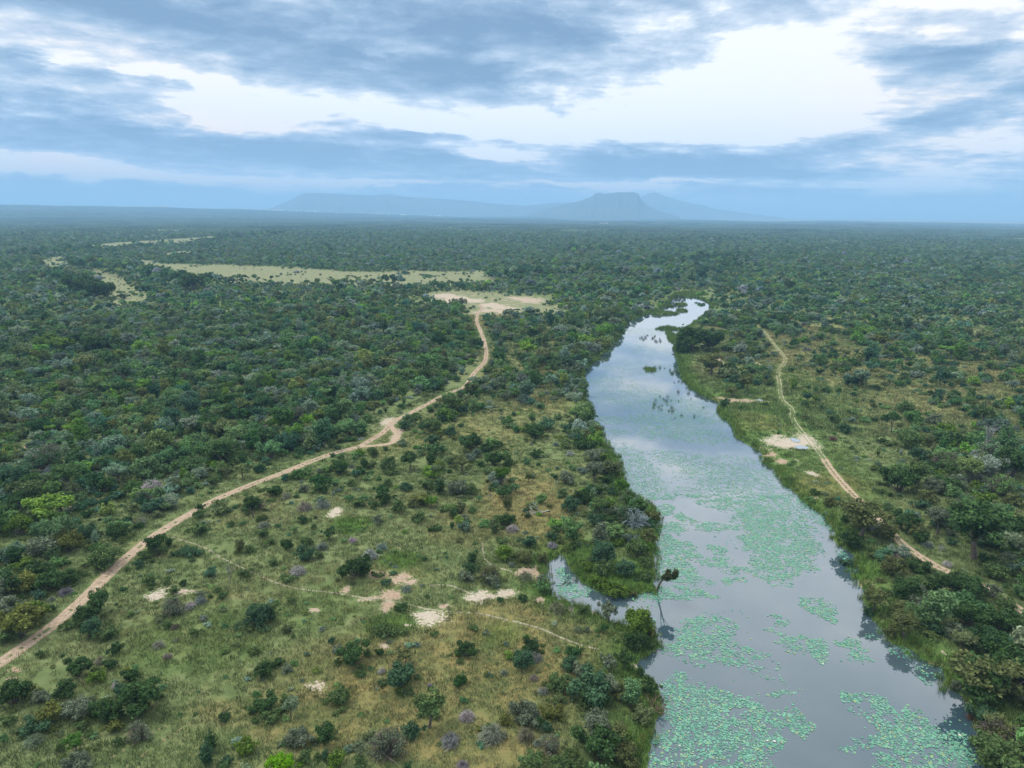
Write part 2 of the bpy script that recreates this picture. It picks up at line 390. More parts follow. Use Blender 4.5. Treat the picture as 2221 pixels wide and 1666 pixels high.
def bare_amount(x, y):
    n = (fbm(x / 2.5, y / 2.5, 4) - 0.5) * 1.1 + 0.9 * (fbm(x / 0.9, y / 0.9, 2) - 0.5)
    out = np.zeros(x.shape)
    for e in SAND_W: out = np.maximum(out, np.clip(1.12 - 0.62 * np.hypot((x + n - e[0]) / e[2], (y + n * 1.5 - e[1]) / e[3]), 0, 1))
    far_ = np.hypot(x, y) > 400
    return np.where(far_, out * (0.45 + 0.75 * sstep(.40, .60, fbm(x / 13, y / 24, 3))), out)
def meadow_sd(x, y):
    d = np.full(x.shape, 1e9)
    for P in MEADOW_W: d = np.minimum(d, poly_sd(x, y, P))
    return d

# ------------------------------------------------------------------ materials
def mat(name):
    m = bpy.data.materials.new(name); m.use_nodes = True
    t = m.node_tree
    for n in list(t.nodes): t.nodes.remove(n)
    k = NT(t); o = k.new('ShaderNodeOutputMaterial'); b = k.new('ShaderNodeBsdfPrincipled')
    t.links.new(b.outputs[0], o.inputs['Surface'])
    return m, k, b
def scale_col(k, col, f):
    n = k.new('ShaderNodeVectorMath', operation='SCALE')
    k.put(n.inputs[0], col); k.put(n.inputs['Scale'], f)
    return n.outputs[0]

def tinted(name, rough=0.75, spec=0.08, vary=0.45, clump=3.0, clump_amt=0.5):
    """leaf or twig material: colour comes from each plant's own 'tint'"""
    m, k, b = mat(name)
    a = k.new('ShaderNodeAttribute', attribute_type='INSTANCER', attribute_name='tint').outputs['Color']
    isl_ = k.new('ShaderNodeNewGeometry').outputs['Random Per Island']
    oc = k.new('ShaderNodeTexCoord').outputs['Object']
    n = k.noise(oc, clump, 2, 0.5)
    f = k.m('ADD', k.rng(isl_, 0, 1, 1 - vary, 1 + vary), k.m('MULTIPLY', k.m('SUBTRACT', n, 0.5), clump_amt * 2))
    k.put(b.inputs['Base Color'], scale_col(k, a, k.m('MAXIMUM', f, 0.15)))
    b.inputs['Roughness'].default_value = rough
    b.inputs['Specular IOR Level'].default_value = spec
    if name == 'foliage':       # thin leaves let some light through
        tr = k.new('ShaderNodeBsdfTranslucent'); k.put(tr.inputs[0], b.inputs['Base Color'].links[0].from_socket)
        ms = k.new('ShaderNodeMixShader'); ms.inputs[0].default_value = 0.3; k.put(ms.inputs[1], b.outputs[0]); k.put(ms.inputs[2], tr.outputs[0])
        k.put(m.node_tree.nodes['Material Output'].inputs['Surface'], ms.outputs[0])
    return m
M_LEAF = tinted("foliage")
M_DEAD = tinted("dead_twigs", 0.9, 0.1, 0.3)
M_GRASS = tinted("grass_blades", 0.8, 0.1, 0.3, 1.0, 0.1)
M_PAD, k, b = mat("lily_leaf")
g_ = k.new('ShaderNodeNewGeometry').outputs['Random Per Island']
oi_ = k.new('ShaderNodeObjectInfo').outputs['Random']
sel = k.m('FRACT', k.m('ADD', g_, oi_))
k.put(b.inputs['Base Color'], k.ramp(sel, [(0.0, (0.06, 0.19, 0.12)), (0.35, (0.10, 0.275, 0.18)), (0.8, (0.15, 0.35, 0.24)), (0.95, (0.20, 0.34, 0.17)), (0.997, (0.26, 0.30, 0.12)), (1.0, (0.55, 0.57, 0.50))]))
b.inputs['Roughness'].default_value = 0.5; b.inputs['Specular IOR Level'].default_value = 0.4
M_BARK, k, b = mat("bark")
k.put(b.inputs['Base Color'], k.ramp(k.noise(k.new('ShaderNodeTexCoord').outputs['Object'], 14, 4, 0.6), [(0.3, (0.06, 0.045, 0.035)), (0.7, (0.17, 0.14, 0.115))]))
b.inputs['Roughness'].default_value = 0.9

# ground
M_GROUND, k, b = mat("bushveld_ground")
pos = k.new('ShaderNodeNewGeometry').outputs['Position']
a1 = k.new('ShaderNodeSeparateXYZ'); k.put(a1.inputs[0], k.new('ShaderNodeAttribute', attribute_name='m1').outputs['Vector'])
a2 = k.new('ShaderNodeSeparateXYZ'); k.put(a2.inputs[0], k.new('ShaderNodeAttribute', attribute_name='m2').outputs['Vector'])
bare, pale, straw = a1.outputs; lush, canopy, meadow = a2.outputs
n_big = k.noise(pos, 0.035, 4, 0.6); n_mid = k.noise(pos, 0.22, 5, 0.65, 0.4); n_fine = k.noise(pos, 1.9, 5, 0.7); n_grit = k.noise(pos, 9.0, 3, 0.7)
gr = k.ramp(n_mid, [(0.28, (0.080, 0.120, 0.040)), (0.5, (0.140, 0.180, 0.068)), (0.72, (0.205, 0.220, 0.100))])
st = k.ramp(n_fine, [(0.3, (0.17, 0.135, 0.05)), (0.52, (0.26, 0.205, 0.075)), (0.7, (0.21, 0.12, 0.05))])
f_st = k.m('ADD', k.m('MULTIPLY', straw, 1.2), k.m('MULTIPLY', k.m('SUBTRACT', n_big, 0.53), 2.0))
f_st = k.m('MULTIPLY', f_st, k.rng(n_mid, 0.3, 0.62, 0.25, 1.0), clamp=True)
c = k.mix(k.m('MULTIPLY', f_st, 0.85), gr, st)
c = k.mix(k.m('MULTIPLY', lush, k.rng(n_fine, 0.25, 0.6, 0.6, 1.0), clamp=True), c, (0.070, 0.145, 0.022))
c = k.mix(k.m('MULTIPLY', meadow, k.rng(n_mid, 0.25, 0.6, 0.7, 1.0), clamp=True), c, k.ramp(n_mid, [(0.35, (0.15, 0.175, 0.085)), (0.65, (0.26, 0.25, 0.135))]))
soil = k.mix(pale, k.ramp(n_fine, [(0.3, (0.25, 0.155, 0.095)), (0.7, (0.40, 0.27, 0.18))]), k.ramp(n_fine, [(0.3, (0.34, 0.28, 0.20)), (0.7, (0.55, 0.48, 0.39))]))
fb = k.rng(k.m('ADD', bare, k.m('ADD', k.m('MULTIPLY', k.m('SUBTRACT', n_fine, 0.5), 2.4), k.m('MULTIPLY', k.m('SUBTRACT', n_mid, 0.5), 1.6))), 0.52, 0.66)
c = k.mix(fb, c, soil)
can = k.ramp(k.noise(pos, 0.012, 6, 0.72), [(0.3, (0.05, 0.085, 0.05)), (0.5, (0.085, 0.125, 0.07)), (0.68, (0.13, 0.155, 0.09))])
c = k.mix(canopy, c, can)
c = scale_col(k, c, k.rng(n_grit, 0.2, 0.8, 0.72, 1.22))
k.put(b.inputs['Base Color'], c)
b.inputs['Roughness'].default_value = 0.95; b.inputs['Specular IOR Level'].default_value = 0.1
bp = k.new('ShaderNodeBump'); bp.inputs['Strength'].default_value = 0.7; bp.inputs['Distance'].default_value = 0.25
k.put(bp.inputs['Height'], k.m('ADD', n_fine, k.m('MULTIPLY', n_grit, 0.4))); k.put(b.inputs['Normal'], bp.outputs[0])

def soil_mat(name, c0, c1, c2):
    m, k, b = mat(name)
    p = k.new('ShaderNodeNewGeometry').outputs['Position']
    k.put(b.inputs['Base Color'], k.ramp(k.noise(p, 1.6, 6, 0.7), [(0.3, c0), (0.5, c1), (0.7, c2)]))
    b.inputs['Roughness'].default_value = 0.95; b.inputs['Specular IOR Level'].default_value = 0.1
    bp = k.new('ShaderNodeBump'); bp.inputs['Distance'].default_value = 0.15; k.put(bp.inputs['Height'], k.noise(p, 5, 4, 0.6)); k.put(b.inputs['Normal'], bp.outputs[0])
    return m
M_TRACK = soil_mat("reddish_sand", (0.25, 0.185, 0.125), (0.38, 0.285, 0.20), (0.49, 0.385, 0.29))
M_PATH = soil_mat("grey_sand", (0.22, 0.20, 0.13), (0.32, 0.29, 0.20), (0.42, 0.385, 0.285))

# water: murky, mirror-like, very faintly rippled
M_WATER, k, b = mat("river_water")
p = k.new('ShaderNodeNewGeometry').outputs['Position']
k.put(b.inputs['Base Color'], k.ramp(k.noise(p, 0.05, 3, 0.5), [(0.35, (0.035, 0.068, 0.085)), (0.65, (0.058, 0.088, 0.100))]))
b.inputs['Roughness'].default_value = 0.02; b.inputs['IOR'].default_value = 2.1
b.inputs['Coat Weight'].default_value = 1.0; b.inputs['Coat Roughness'].default_value = 0.02; b.inputs['Coat IOR'].default_value = 1.5
bp = k.new('ShaderNodeBump'); bp.inputs['Strength'].default_value = 0.03; bp.inputs['Distance'].default_value = 0.05
k.put(bp.inputs['Height'], k.noise(p, 2.2, 3, 0.6)); k.put(b.inputs['Normal'], bp.outputs[0])

# ------------------------------------------------------------------ the land: one sheet to the horizon
ang = np.concatenate([np.linspace(-180, -50, 44)[:-1], np.linspace(-50, 50, 821), np.linspace(50, 180, 44)[1:-1]])
ang = np.radians(ang)
rad = [14.0]
while rad[-1] < 34000:
    r_ = rad[-1]; rad.append(r_ * (1.03 if r_ < 50 else 1.0052 if r_ < 620 else 1.012 if r_ < 3000 else 1.03))
rad = np.array(rad)
A, Rr = np.meshgrid(ang, rad)
GX, GY = Rr * np.sin(A), Rr * np.cos(A)
sdv = river_sd(GX, GY)
GZ = land_z(GX, GY, sdv)
nA_, nR_ = len(ang), len(rad)
V = np.stack([GX.ravel(), GY.ravel(), GZ.ravel()], 1); V = np.vstack([V, [[0, 0, 0]]])
i = np.arange(nR_ - 1)[:, None] * nA_; j = np.arange(nA_)[None, :]; j2 = (j + 1) % nA_
Q = np.stack([i + j, i + nA_ + j, i + nA_ + j2, i + j2], -1).reshape(-1, 4)[:, ::-1]
T = np.stack([np.full(nA_, len(V) - 1), np.arange(nA_), (np.arange(nA_) + 1) % nA_], 1)[:, ::-1]
land = mesh_np("ground", V, [Q, T], [M_GROUND], smooth=True)
fx, fy = GX.ravel(), GY.ravel(); fr = np.hypot(fx, fy)
m1 = np.zeros((len(V), 4), np.float32); m2 = np.zeros((len(V), 4), np.float32)
near = (fr < 3600) & (fy > 0) & (np.abs(np.arctan2(fx, fy)) < 0.9)
xs, ys = fx[near], fy[near]
ba = bare_amount(xs, ys)
pl = np.zeros(len(xs)); best = np.full(len(xs), 1e9)
for e in SAND_W:
    q = np.hypot((xs - e[0]) / e[2], (ys - e[1]) / e[3]); mm = q < best
    pl = np.where(mm, e[4], pl); best = np.where(mm, q, best)
wob = (fbm(xs / 9, ys / 9, 3) - 0.5) * 6
sdn = sdv.ravel()[near]
m1[:-1][near, 0] = ba; m1[:-1][near, 1] = pl
m1[:-1][near, 2] = mask_px(xs + wob, ys + wob * 1.5, STRAW_W, 0.9)
m2[:-1][near, 0] = np.maximum(mask_px(xs + wob, ys + wob, LUSH_W, 0.8), 0.9 * (1 - sstep(1.0, 9.0, np.abs(sdn))) * (0.4 + 0.6 * fbm(xs / 7, ys / 7)))
md = meadow_sd(xs + wob * 3, ys + wob * 6)
m2[:-1][near, 2] = 1 - sstep(-6, 8, md)
m2[:-1, 1] = sstep(2600, 5200, fr)
sunlit_ = (fr > 9500) & (fr < 17000) & (np.arctan2(fx, fy) > .27) & (np.arctan2(fx, fy) < .66)      # sunlit strip on the right horizon, its warm light painted as reddish soil
m1[:-1][sunlit_, 0] = .62; m2[:-1][sunlit_, 1] = .35
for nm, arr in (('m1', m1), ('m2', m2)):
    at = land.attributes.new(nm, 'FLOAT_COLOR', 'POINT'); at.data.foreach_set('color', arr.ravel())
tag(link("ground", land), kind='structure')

# water sheet under the banks
bx0, bx1, by0, by1 = RP[:, 0].min() - 12, RP[:, 0].max() + 12, RP[:, 1].min() - 10, RP[:, 1].max() + 12
wv = [(bx0, by0, WATER_Z), (bx1, by0, WATER_Z), (bx1, by1, WATER_Z), (bx0, by1, WATER_Z)]
tag(link("river_water", mesh_np("river_water", wv, np.array([[0, 1, 2, 3]]), [M_WATER])), kind='structure')

M_PUD, k, b = mat('puddle_water'); b.inputs['Base Color'].default_value = (.30, .33, .34, 1); b.inputs['Roughness'].default_value = .02; b.inputs['IOR'].default_value = 2.6
def puddle(cx, cy, a, b_):
    x, y, z = ground(np.array([cx, cx + a, cx], float), np.array([cy, cy, cy - b_], float))
    t = np.linspace(0, 2 * math.pi, 40, endpoint=False)
    rr = 1 + 0.45 * (fbm(3 + np.cos(t) * 1.5 + cx, np.sin(t) * 1.5 + cy, 2) - 0.5)
    vx = x[0] + np.cos(t) * (x[1] - x[0]) * rr; vy = y[0] + np.sin(t) * (y[2] - y[0]) * rr
    o = link("puddle_water", mesh_np("puddle_water", np.stack([vx, vy, land_z(vx, vy) + 0.10], 1), np.array([np.arange(40)]), [M_PUD]))
    tag(o, kind='structure')
for p_ in [(1724, 955, 9, 5), (1738, 971, 15, 4), (777, 952, 13, 4.5), (1648, 868, 9, 2)]: puddle(*p_)

# ------------------------------------------------------------------ dirt tracks
def strip(name, P, offs, width, m, lift, gap=0.0, ragged=0.25, label=None):
    """a sandy band following P at a sideways offset"""
    d = np.gradient(P, axis=0); d /= np.linalg.norm(d, axis=1)[:, None] + 1e-9
    n = np.stack([d[:, 1], -d[:, 0]], 1)
    s = np.arange(len(P)) * 1.0
    sid = rng.random() * 90
    cols = []
    for q, e in ((-1, 1), (-0.33, 0), (0.33, 0), (1, 1)):
        w_ = width * 0.5 * (1 + ragged * (fbm(s / 3.1 + q * 9 + sid, s * 0 + q * 5 + offs, 3) - 0.5) * 2 * (1 if e else 0.3))
        c = P + n * (offs + q * w_)[:, None]
        cols.append(c)
    C = np.stack(cols, 1)
    z = land_z(C[..., 0], C[..., 1]) + lift
    z[:, 0] -= 0.10; z[:, -1] -= 0.10
    Vv = np.concatenate([C, z[..., None]], -1)
    nr = len(P)
    i = np.arange(nr - 1)[:, None] * 4; j = np.arange(3)[None]
    F = np.stack([i + j, i + j + 1, i + j + 5, i + j + 4], -1).reshape(-1, 4)
    if gap: F = F[np.repeat(rng.random(nr - 1) > gap, 3)]
    return Vv.reshape(-1, 3), F
def track(name, parts, m):
    Vs, Fs, o = [], [], 0
    for v, f in parts: Vs.append(v); Fs.append(f + o); o += len(v)
    return tag(link(name, mesh_np(name, np.vstack(Vs), np.vstack(Fs), [m], smooth=True)), kind='structure')
def fine(P, step):
    L = np.concatenate([[0], np.cumsum(np.hypot(*(P[1:] - P[:-1]).T))]); s = np.arange(0, L[-1], step)
    return np.stack([np.interp(s, L, P[:, 0]), np.interp(s, L, P[:, 1])], 1)
def z_(P): return np.zeros(len(P))
P = fine(TR[0][0], 0.45)
med = 0.15 * np.sin(np.arange(len(P)) * 0.05)
track("dirt_road", [strip("r", P, med - 0.70, 0.80, M_TRACK, 0.10), strip("r", P, med + 0.70, 0.80, M_TRACK, 0.115), strip("r", P, med, 0.72, M_TRACK, 0.09, gap=0.22, ragged=.9)], M_TRACK)
P = fine(TR[1][0], 0.5); track("dirt_road", [strip("r", P, z_(P) - 0.60, 0.66, M_TRACK, 0.12), strip("r", P, z_(P) + 0.60, 0.66, M_TRACK, 0.135), strip("r", P, z_(P), 0.8, M_TRACK, 0.10, gap=0.3)], M_TRACK)
P = fine(TR[2][0], 0.5); track("dirt_road", [strip("r", P, z_(P), 1.6, M_TRACK, 0.13)], M_TRACK)
P = fine(TR[3][0], 0.45); nn = int(len(P) * 0.72)
track("dirt_path", [strip("r", P[:nn], z_(P[:nn]) - 0.58, 0.36, M_PATH, 0.10, gap=0.06, ragged=.5), strip("r", P[:nn], z_(P[:nn]) + 0.58, 0.36, M_PATH, 0.115, gap=0.06, ragged=.5)], M_PATH)
P = P[nn:]; track("dirt_road", [strip("r", P, z_(P) - 0.58, 0.75, M_TRACK, 0.10), strip("r", P, z_(P) + 0.58, 0.75, M_TRACK, 0.115), strip("r", P, z_(P), 0.45, M_TRACK, 0.09, gap=0.6)], M_TRACK)
M_FAINT = soil_mat('trodden_grass', (0.15, 0.14, 0.06), (0.20, 0.18, 0.085), (0.27, 0.24, 0.13))
for qf, f in enumerate(TR[4:]):
    P = fine(f[0], 0.35); track("footpath", [strip("r", P, z_(P), 0.38, M_PATH, 0.09, gap=0.15 if qf < 3 else 0.4, ragged=0.5)], M_PATH if qf < 3 or qf in (6, 7) else M_FAINT)
xf, yf, zf = ground(np.array([p[0] for p in FARROAD], float), np.array([p[1] for p in FARROAD], float))
P = fine(np.stack([xf, yf], 1), 4); track("dirt_road", [strip("r", P, z_(P), 9.0, M_TRACK, 1.2)], M_TRACK)

# ------------------------------------------------------------------ mountains on the horizon
M_ROCK, k, b = mat("mountain_rock")
p = k.new('ShaderNodeNewGeometry').outputs['Position']
k.put(b.inputs['Base Color'], k.ramp(k.noise(p, 0.002, 6, 0.6), [(0.35, (0.025, 0.040, 0.040)), (0.6, (0.05, 0.065, 0.055)), (0.75, (0.12, 0.095, 0.08))]))
b.inputs['Roughness'].default_value = 0.95
def mountain(prof, D, depth, steep):
    """prof: (px, py) skyline of the photograph; D: distance; depth: front to back"""
    n = 260; pxs = np.linspace(prof[0][0], prof[-1][0], n)
    pys = np.interp(pxs, [p[0] for p in prof], [p[1] for p in prof])
    d = pdir(pxs, pys); t = D / np.hypot(d[:, 0], d[:, 1])
    X_, Y_, H = d[:, 0] * t, d[:, 1] * t, np.maximum(CAM_H + d[:, 2] * t, 0)
    out = np.stack([X_, Y_], 1) / D
    u = np.linspace(-1, 1, 61)
    prf = np.where(np.abs(u) < 0.12, 1.0, np.clip(1 - (np.abs(u) - 0.12) / 0.88, 0, 1) ** steep)
    sp = np.arange(n) * 0.0 + pxs / 9.0
    rough = fbm(sp[:, None] + 0 * u[None], u[None] * 5 + 0 * sp[:, None], 5)
    Z_ = H[:, None] * prf[None] * (1 - 0.45 * (1 - prf[None]) * (rough * 2 - 0.6)) - 5
    XX = X_[:, None] + out[:, 0, None] * u[None] * depth; YY = Y_[:, None] + out[:, 1, None] * u[None] * depth
    Vv = np.stack([XX, YY, Z_], -1).reshape(-1, 3)
    i = np.arange(n - 1)[:, None] * 61; j = np.arange(60)[None]
    F = np.stack([i + j, i + j + 61, i + j + 62, i + j + 1], -1).reshape(-1, 4)
    return tag(link("mountain", mesh_np("mountain", Vv, F, [M_ROCK], smooth=True)), kind='structure')
mountain([(1130,470),(1165,460),(1185,452),(1230,442),(1262,434),(1284,426),(1292,419),(1300,418),(1310,421),(1322,419),(1340,417),(1372,417),(1384,419),(1391,432),(1402,444),(1425,456),(1460,466),(1475,470)], 10000, 1600, 1.7)
mountain([(1340,470),(1382,432),(1405,420),(1422,417),(1440,424),(1470,434),(1500,441),(1530,446),(1545,452),(1600,460),(1660,467),(1700,471)], 15000, 1300, 1.4)
mountain([(520,464),(590,450),(630,434),(655,420),(690,418),(740,421),(800,424),(840,421),(880,427),(940,430),(1000,434),(1080,442),(1140,446),(1200,440),(1250,438),(1300,450),(1330,468)], 13000, 1600, 1.3)

# ------------------------------------------------------------------ plant prototypes
def tube(pts, radii, sides=5):
    pts = [Vector(p) for p in pts]; V, F = [], []
    for i, p in enumerate(pts):
        d = (pts[min(i + 1, len(pts) - 1)] - pts[max(i - 1, 0)]).normalized()
        a = d.orthogonal().normalized(); b_ = d.cross(a)
        for s in range(sides):
            t = 2 * math.pi * s / sides
            V.append(p + (a * math.cos(t) + b_ * math.sin(t)) * radii[i])
        if i:
            for s in range(sides):
                F.append(((i - 1) * sides + s, (i - 1) * sides + (s + 1) % sides, i * sides + (s + 1) % sides, i * sides + s))
    return np.array(V), np.array(F)
def join(parts):
    Vs, Fs, o = [], [], 0
    for v, f in parts:
        Vs.append(v); Fs.append(f + o); o += len(v)
    return np.vstack(Vs), np.vstack(Fs)

SHAPES = {  # centre z, half height, half width used for clump centres, clump radius, total height
 'D': (0.32, 0.26, 0.42, (0.07, 0.17)), 'T': (0.68, 0.24, 0.40, (0.07, 0.15)), 'U': (0.80, 0.05, 0.42, (0.07, 0.11)),
 'V': (0.62, 0.50, 0.28, (0.09, 0.20)), 'F': (0.16, 0.07, 0.40, (0.08, 0.13)), 'C': (0.44, 0.30, 0.39, (0.09, 0.16))}
def crown_mesh(shape, nleaf, leaf, seed, droop=0.0, nclump=None):
    r = np.random.default_rng(seed)
    cz, hz, hw, (r0, r1) = SHAPES[shape]
    K = nclump or int(r.integers(24, 34))
    c = r.normal(size=(K, 3)); c /= np.linalg.norm(c, axis=1)[:, None]
    c *= (r.random(K) ** 0.45)[:, None]
    if shape in 'DC': c[:, 2] = np.where(c[:, 2] < -0.3, c[:, 2] * 0.7, c[:, 2])
    an = np.arctan2(c[:, 1], c[:, 0]); lob = 1 + 0.22 * np.sin(an * 2 + r.random() * 6) + 0.16 * np.sin(an * 3 + r.random() * 6)
    c = c * np.array([hw, hw, hz]) * np.stack([lob, lob, np.ones(K)], 1) + [0, 0, cz]
    cr = r.uniform(r0, r1, K)
    w_ = cr ** 2; idx = r.choice(K, nleaf, p=w_ / w_.sum())
    d = r.normal(size=(nleaf, 3)); d[:, 2] += 0.25; d /= np.linalg.norm(d, axis=1)[:, None]
    rad_ = cr[idx] * (r.uniform(0.2, 1.1, nleaf) ** 0.6 * np.where(r.random(nleaf) < .12, 1.45, 1))
    p = c[idx] + d * rad_[:, None] * [1, 1, 0.85]
    p[:, 2] = np.maximum(p[:, 2], 0.01)
    nrm = d + r.normal(size=(nleaf, 3)) * 0.75; nrm[:, 2] += 0.35; nrm /= np.linalg.norm(nrm, axis=1)[:, None]
    t = np.cross(nrm, r.normal(size=(nleaf, 3))); t /= np.linalg.norm(t, axis=1)[:, None] + 1e-9
    bt = np.cross(nrm, t)
    s = leaf * r.uniform(0.55, 1.35, nleaf)[:, None]
    t = t * s; bt = bt * s * 0.62
    V = np.stack([p - t, p - bt * 0.9 + t * 0.1, p + t, p + bt], 1).reshape(-1, 3)
    F = np.arange(nleaf * 4).reshape(-1, 4)
    return V, F, c
def trunk_mesh(shape, c, seed, thick=0.035, sides=5):
    r = random.Random(seed); parts = []
    cz = SHAPES[shape][0]
    if shape in 'TU':
        lean = Vector((r.uniform(-.07, .07), r.uniform(-.07, .07), 0))
        fork = Vector((0, 0, cz * 0.45)) + lean
        parts.append(tube([(0, 0, -0.04), tuple(fork * 0.5), tuple(fork)], [thick * 1.3, thick, thick * .85], sides))
        for q in c[::2]:
            q = Vector(q); mid = fork.lerp(q, 0.5) + Vector((r.uniform(-.04, .04), r.uniform(-.04, .04), r.uniform(-.03, .02)))
            parts.append(tube([tuple(fork), tuple(mid), tuple(q)], [thick * .55, thick * .33, thick * .12], 4))
    elif shape == 'V':
        parts.append(tube([(0, 0, -0.04), (0.02, 0, 0.4), (0, 0, 1.1)], [thick, thick * .8, thick * .3], sides))
        for q in c[::2]:
            q = Vector(q); a = Vector((0.01, 0, max(0.15, q.z * 0.55))); parts.append(tube([tuple(a), tuple(q)], [thick * .4, thick * .1], 3))
    else:
        for q in c[::2]:
            q = Vector(q); a = Vector((r.uniform(-.06, .06), r.uniform(-.06, .06), -0.03)); m = a.lerp(q, 0.5); m.z *= 0.8
            parts.append(tube([tuple(a), tuple(m), tuple(q)], [thick * .6, thick * .4, thick * .12], 4))
    return join(parts)

def twig_mesh(kind, seed, n=170):
    r = random.Random(seed); V, F = [], []
    def blade(a, b, w0, w1):
        a, b = Vector(a), Vector(b); d = (b - a).normalized(); s = d.orthogonal().normalized()
        s2 = d.cross(s); o = len(V)
        for p, w_ in ((a, w0), (b, w1)):
            for t in (0, 2.094, 4.189): V.append(p + (s * math.cos(t) + s2 * math.sin(t)) * w_)
        for q in range(3): F.append((o + q, o + (q + 1) % 3, o + 3 + (q + 1) % 3, o + 3 + q))
    if kind == 'mound':        # low tangle of fine dead twigs
        for i in range(n):
            az_ = r.uniform(0, 6.283); rr = r.uniform(0, .16); tip = r.uniform(0.2, 0.5); zt = r.uniform(0.05, 0.46) * (1 - (tip / .55) ** 3)
            a = (rr * math.cos(az_), rr * math.sin(az_), -0.02)
            az2 = az_ + r.uniform(-.5, .5); m = (tip * .6 * math.cos(az2), tip * .6 * math.sin(az2), zt * .9 + .04)
            az3 = az2 + r.uniform(-.5, .5); e = (tip * math.cos(az3), tip * math.sin(az3), zt)
            blade(a, m, .012, .009); blade(m, e, .009, .004)
            for _ in range(2):
                e2 = (Vector(m).lerp(Vector(e), r.random()) + Vector((r.uniform(-.1, .1), r.uniform(-.1, .1), r.uniform(-.04, .1))))
                blade(m, e2, .007, .003)
    else:                       # bare branching skeleton, 'tree' or 'fallen'
        def grow(p, d, L, w_, lev):
            q = p + d * L; blade(p, q, w_, w_ * .7)
            if lev == 0: return
            for _ in range(3 if lev > 1 else 2):
                nd = (d + Vector((r.uniform(-1, 1), r.uniform(-1, 1), r.uniform(-.35, .75))) * .75).normalized()
                grow(q, nd, L * r.uniform(.6, .85), w_ * .62, lev - 1)
        if kind == 'tree': grow(Vector((0, 0, -.03)), Vector((r.uniform(-.15, .15), r.uniform(-.15, .15), 1)).normalized(), .34, .030, 5)
        else:
            grow(Vector((-.45, 0, .03)), Vector((1, .1, .06)).normalized(), .38, .035, 4)
            grow(Vector((-.1, 0, .06)), Vector((.6, .6, .25)).normalized(), .22, .022, 3)
        V = [Vector((v.x, v.y, max(v.z, -.03))) for v in V]
    return np.array([tuple(v) for v in V]), np.array(F)

# detailed prototypes for single plants: crown + trunk meshes
NEAR = {}
for sh, cnt in (('D', 5), ('T', 4), ('U', 2), ('V', 3), ('F', 2), ('C', 3)):
    for q in range(cnt):
        nl = {'D': 3400, 'T': 3000, 'U': 1800, 'V': 3200, 'F': 1600, 'C': 4600}[sh]
        v, f, c = crown_mesh(sh, nl, {'D': .034, 'T': .032, 'U': .032, 'V': .038, 'F': .034, 'C': .034}[sh], 100 + ord(sh) * 7 + q, nclump=30 if sh == 'C' else None)
        tv, tf = trunk_mesh(sh, c, q + 5)
        NEAR.setdefault(sh, []).append((mesh_np("crown", v, f, [M_LEAF]), mesh_np("trunk", tv, tf, [M_BARK], smooth=True)))
# feathery, see-through thorn crowns
for q in range(3):
    v, f, c = crown_mesh('D', 1900, .022, 900 + q); tv, tf = trunk_mesh('D', c, q + 55, thick=.03)
    v2, f2 = twig_mesh('mound', 70 + q, 60)
    tv, tf = join([(tv, tf), (v2 * [1, 1, 1.4], f2)])
    NEAR.setdefault('G', []).append((mesh_np("crown", v, f, [M_LEAF]), mesh_np("trunk", tv, tf, [M_BARK])))
TWIG = {kd: [mesh_np("dead_twigs", *twig_mesh(kd, 300 + q), [M_DEAD]) for q in range(3)] for kd in ('mound', 'tree', 'fallen')}

# light prototypes for the mass of bush
hidden = bpy.data.collections.new("plant_shapes")      # not linked: only a source for the bush masses
def proto_coll(name, meshes):
    c = bpy.data.collections.new(name)
    for i, me in enumerate(meshes):
        o = bpy.data.objects.new("%s_%02d" % (name, i), me); c.objects.link(o)
    return c
def combo(sh, nl, lf, seed, trunk=True):
    v, f, c = crown_mesh(sh, nl, lf, seed)
    tv, tf = trunk_mesh(sh, c[:8], seed, sides=3)
    V, F = join([(v, f), (tv, tf)])
    return mesh_np("bush", V, F, [M_LEAF, M_BARK], np.r_[np.zeros(len(f)), np.ones(len(tf))])
MID = proto_coll("mid", [combo('D', 1500, .050, 1), combo('D', 1500, .050, 2), combo('D', 1500, .050, 3), combo('D', 1300, .050, 4),
      combo('T', 1300, .048, 5), combo('T', 1300, .048, 6), combo('V', 1300, .05, 7), combo('F', 700, .05, 8), combo('U', 900, .045, 9),
      mesh_np("dead", *twig_mesh('mound', 11, 90), [M_DEAD])])
def far_bush(sh, nl, lf, seed):
    v, f, c = crown_mesh(sh, nl, lf, seed, nclump=9); return v, f
FARM = proto_coll("far", [mesh_np("b", *far_bush('D', 330, .10, 20 + i), [M_LEAF]) for i in range(4)] + [mesh_np("b", *far_bush('T', 330, .10, 30 + i), [M_LEAF]) for i in range(2)])
def patch_mesh(seed):
    r = np.random.default_rng(seed); parts = []
    for q in range(46):
        v, f = far_bush('D', 46, .24, seed * 100 + q); s = r.uniform(3.5, 7.5)
        parts.append((v * s + [r.uniform(-33, 33), r.uniform(-33, 33), 0], f))
    return mesh_np("b", *join(parts), [M_LEAF])
PATCH = proto_coll("patch", [patch_mesh(40 + i) for i in range(5)])
def tuft(seed, n, h, w_, spread):
    r = np.random.default_rng(seed); a = r.uniform(0, 6.283, n); rr = spread * np.sqrt(r.random(n))
    bx, by = rr * np.cos(a), rr * np.sin(a); hh = h * r.uniform(.5, 1.1, n); la = r.uniform(0, 6.283, n); ll = hh * r.uniform(.1, .6, n)
    dx, dy = np.cos(la + 1.57) * w_, np.sin(la + 1.57) * w_
    V = np.stack([np.stack([bx - dx, by - dy, 0 * bx - .05], 1), np.stack([bx + dx, by + dy, 0 * bx - .05], 1), np.stack([bx + np.cos(la) * ll, by + np.sin(la) * ll, hh], 1)], 1).reshape(-1, 3)
    return mesh_np("tuft", V, np.arange(n * 3).reshape(-1, 3), [M_GRASS])
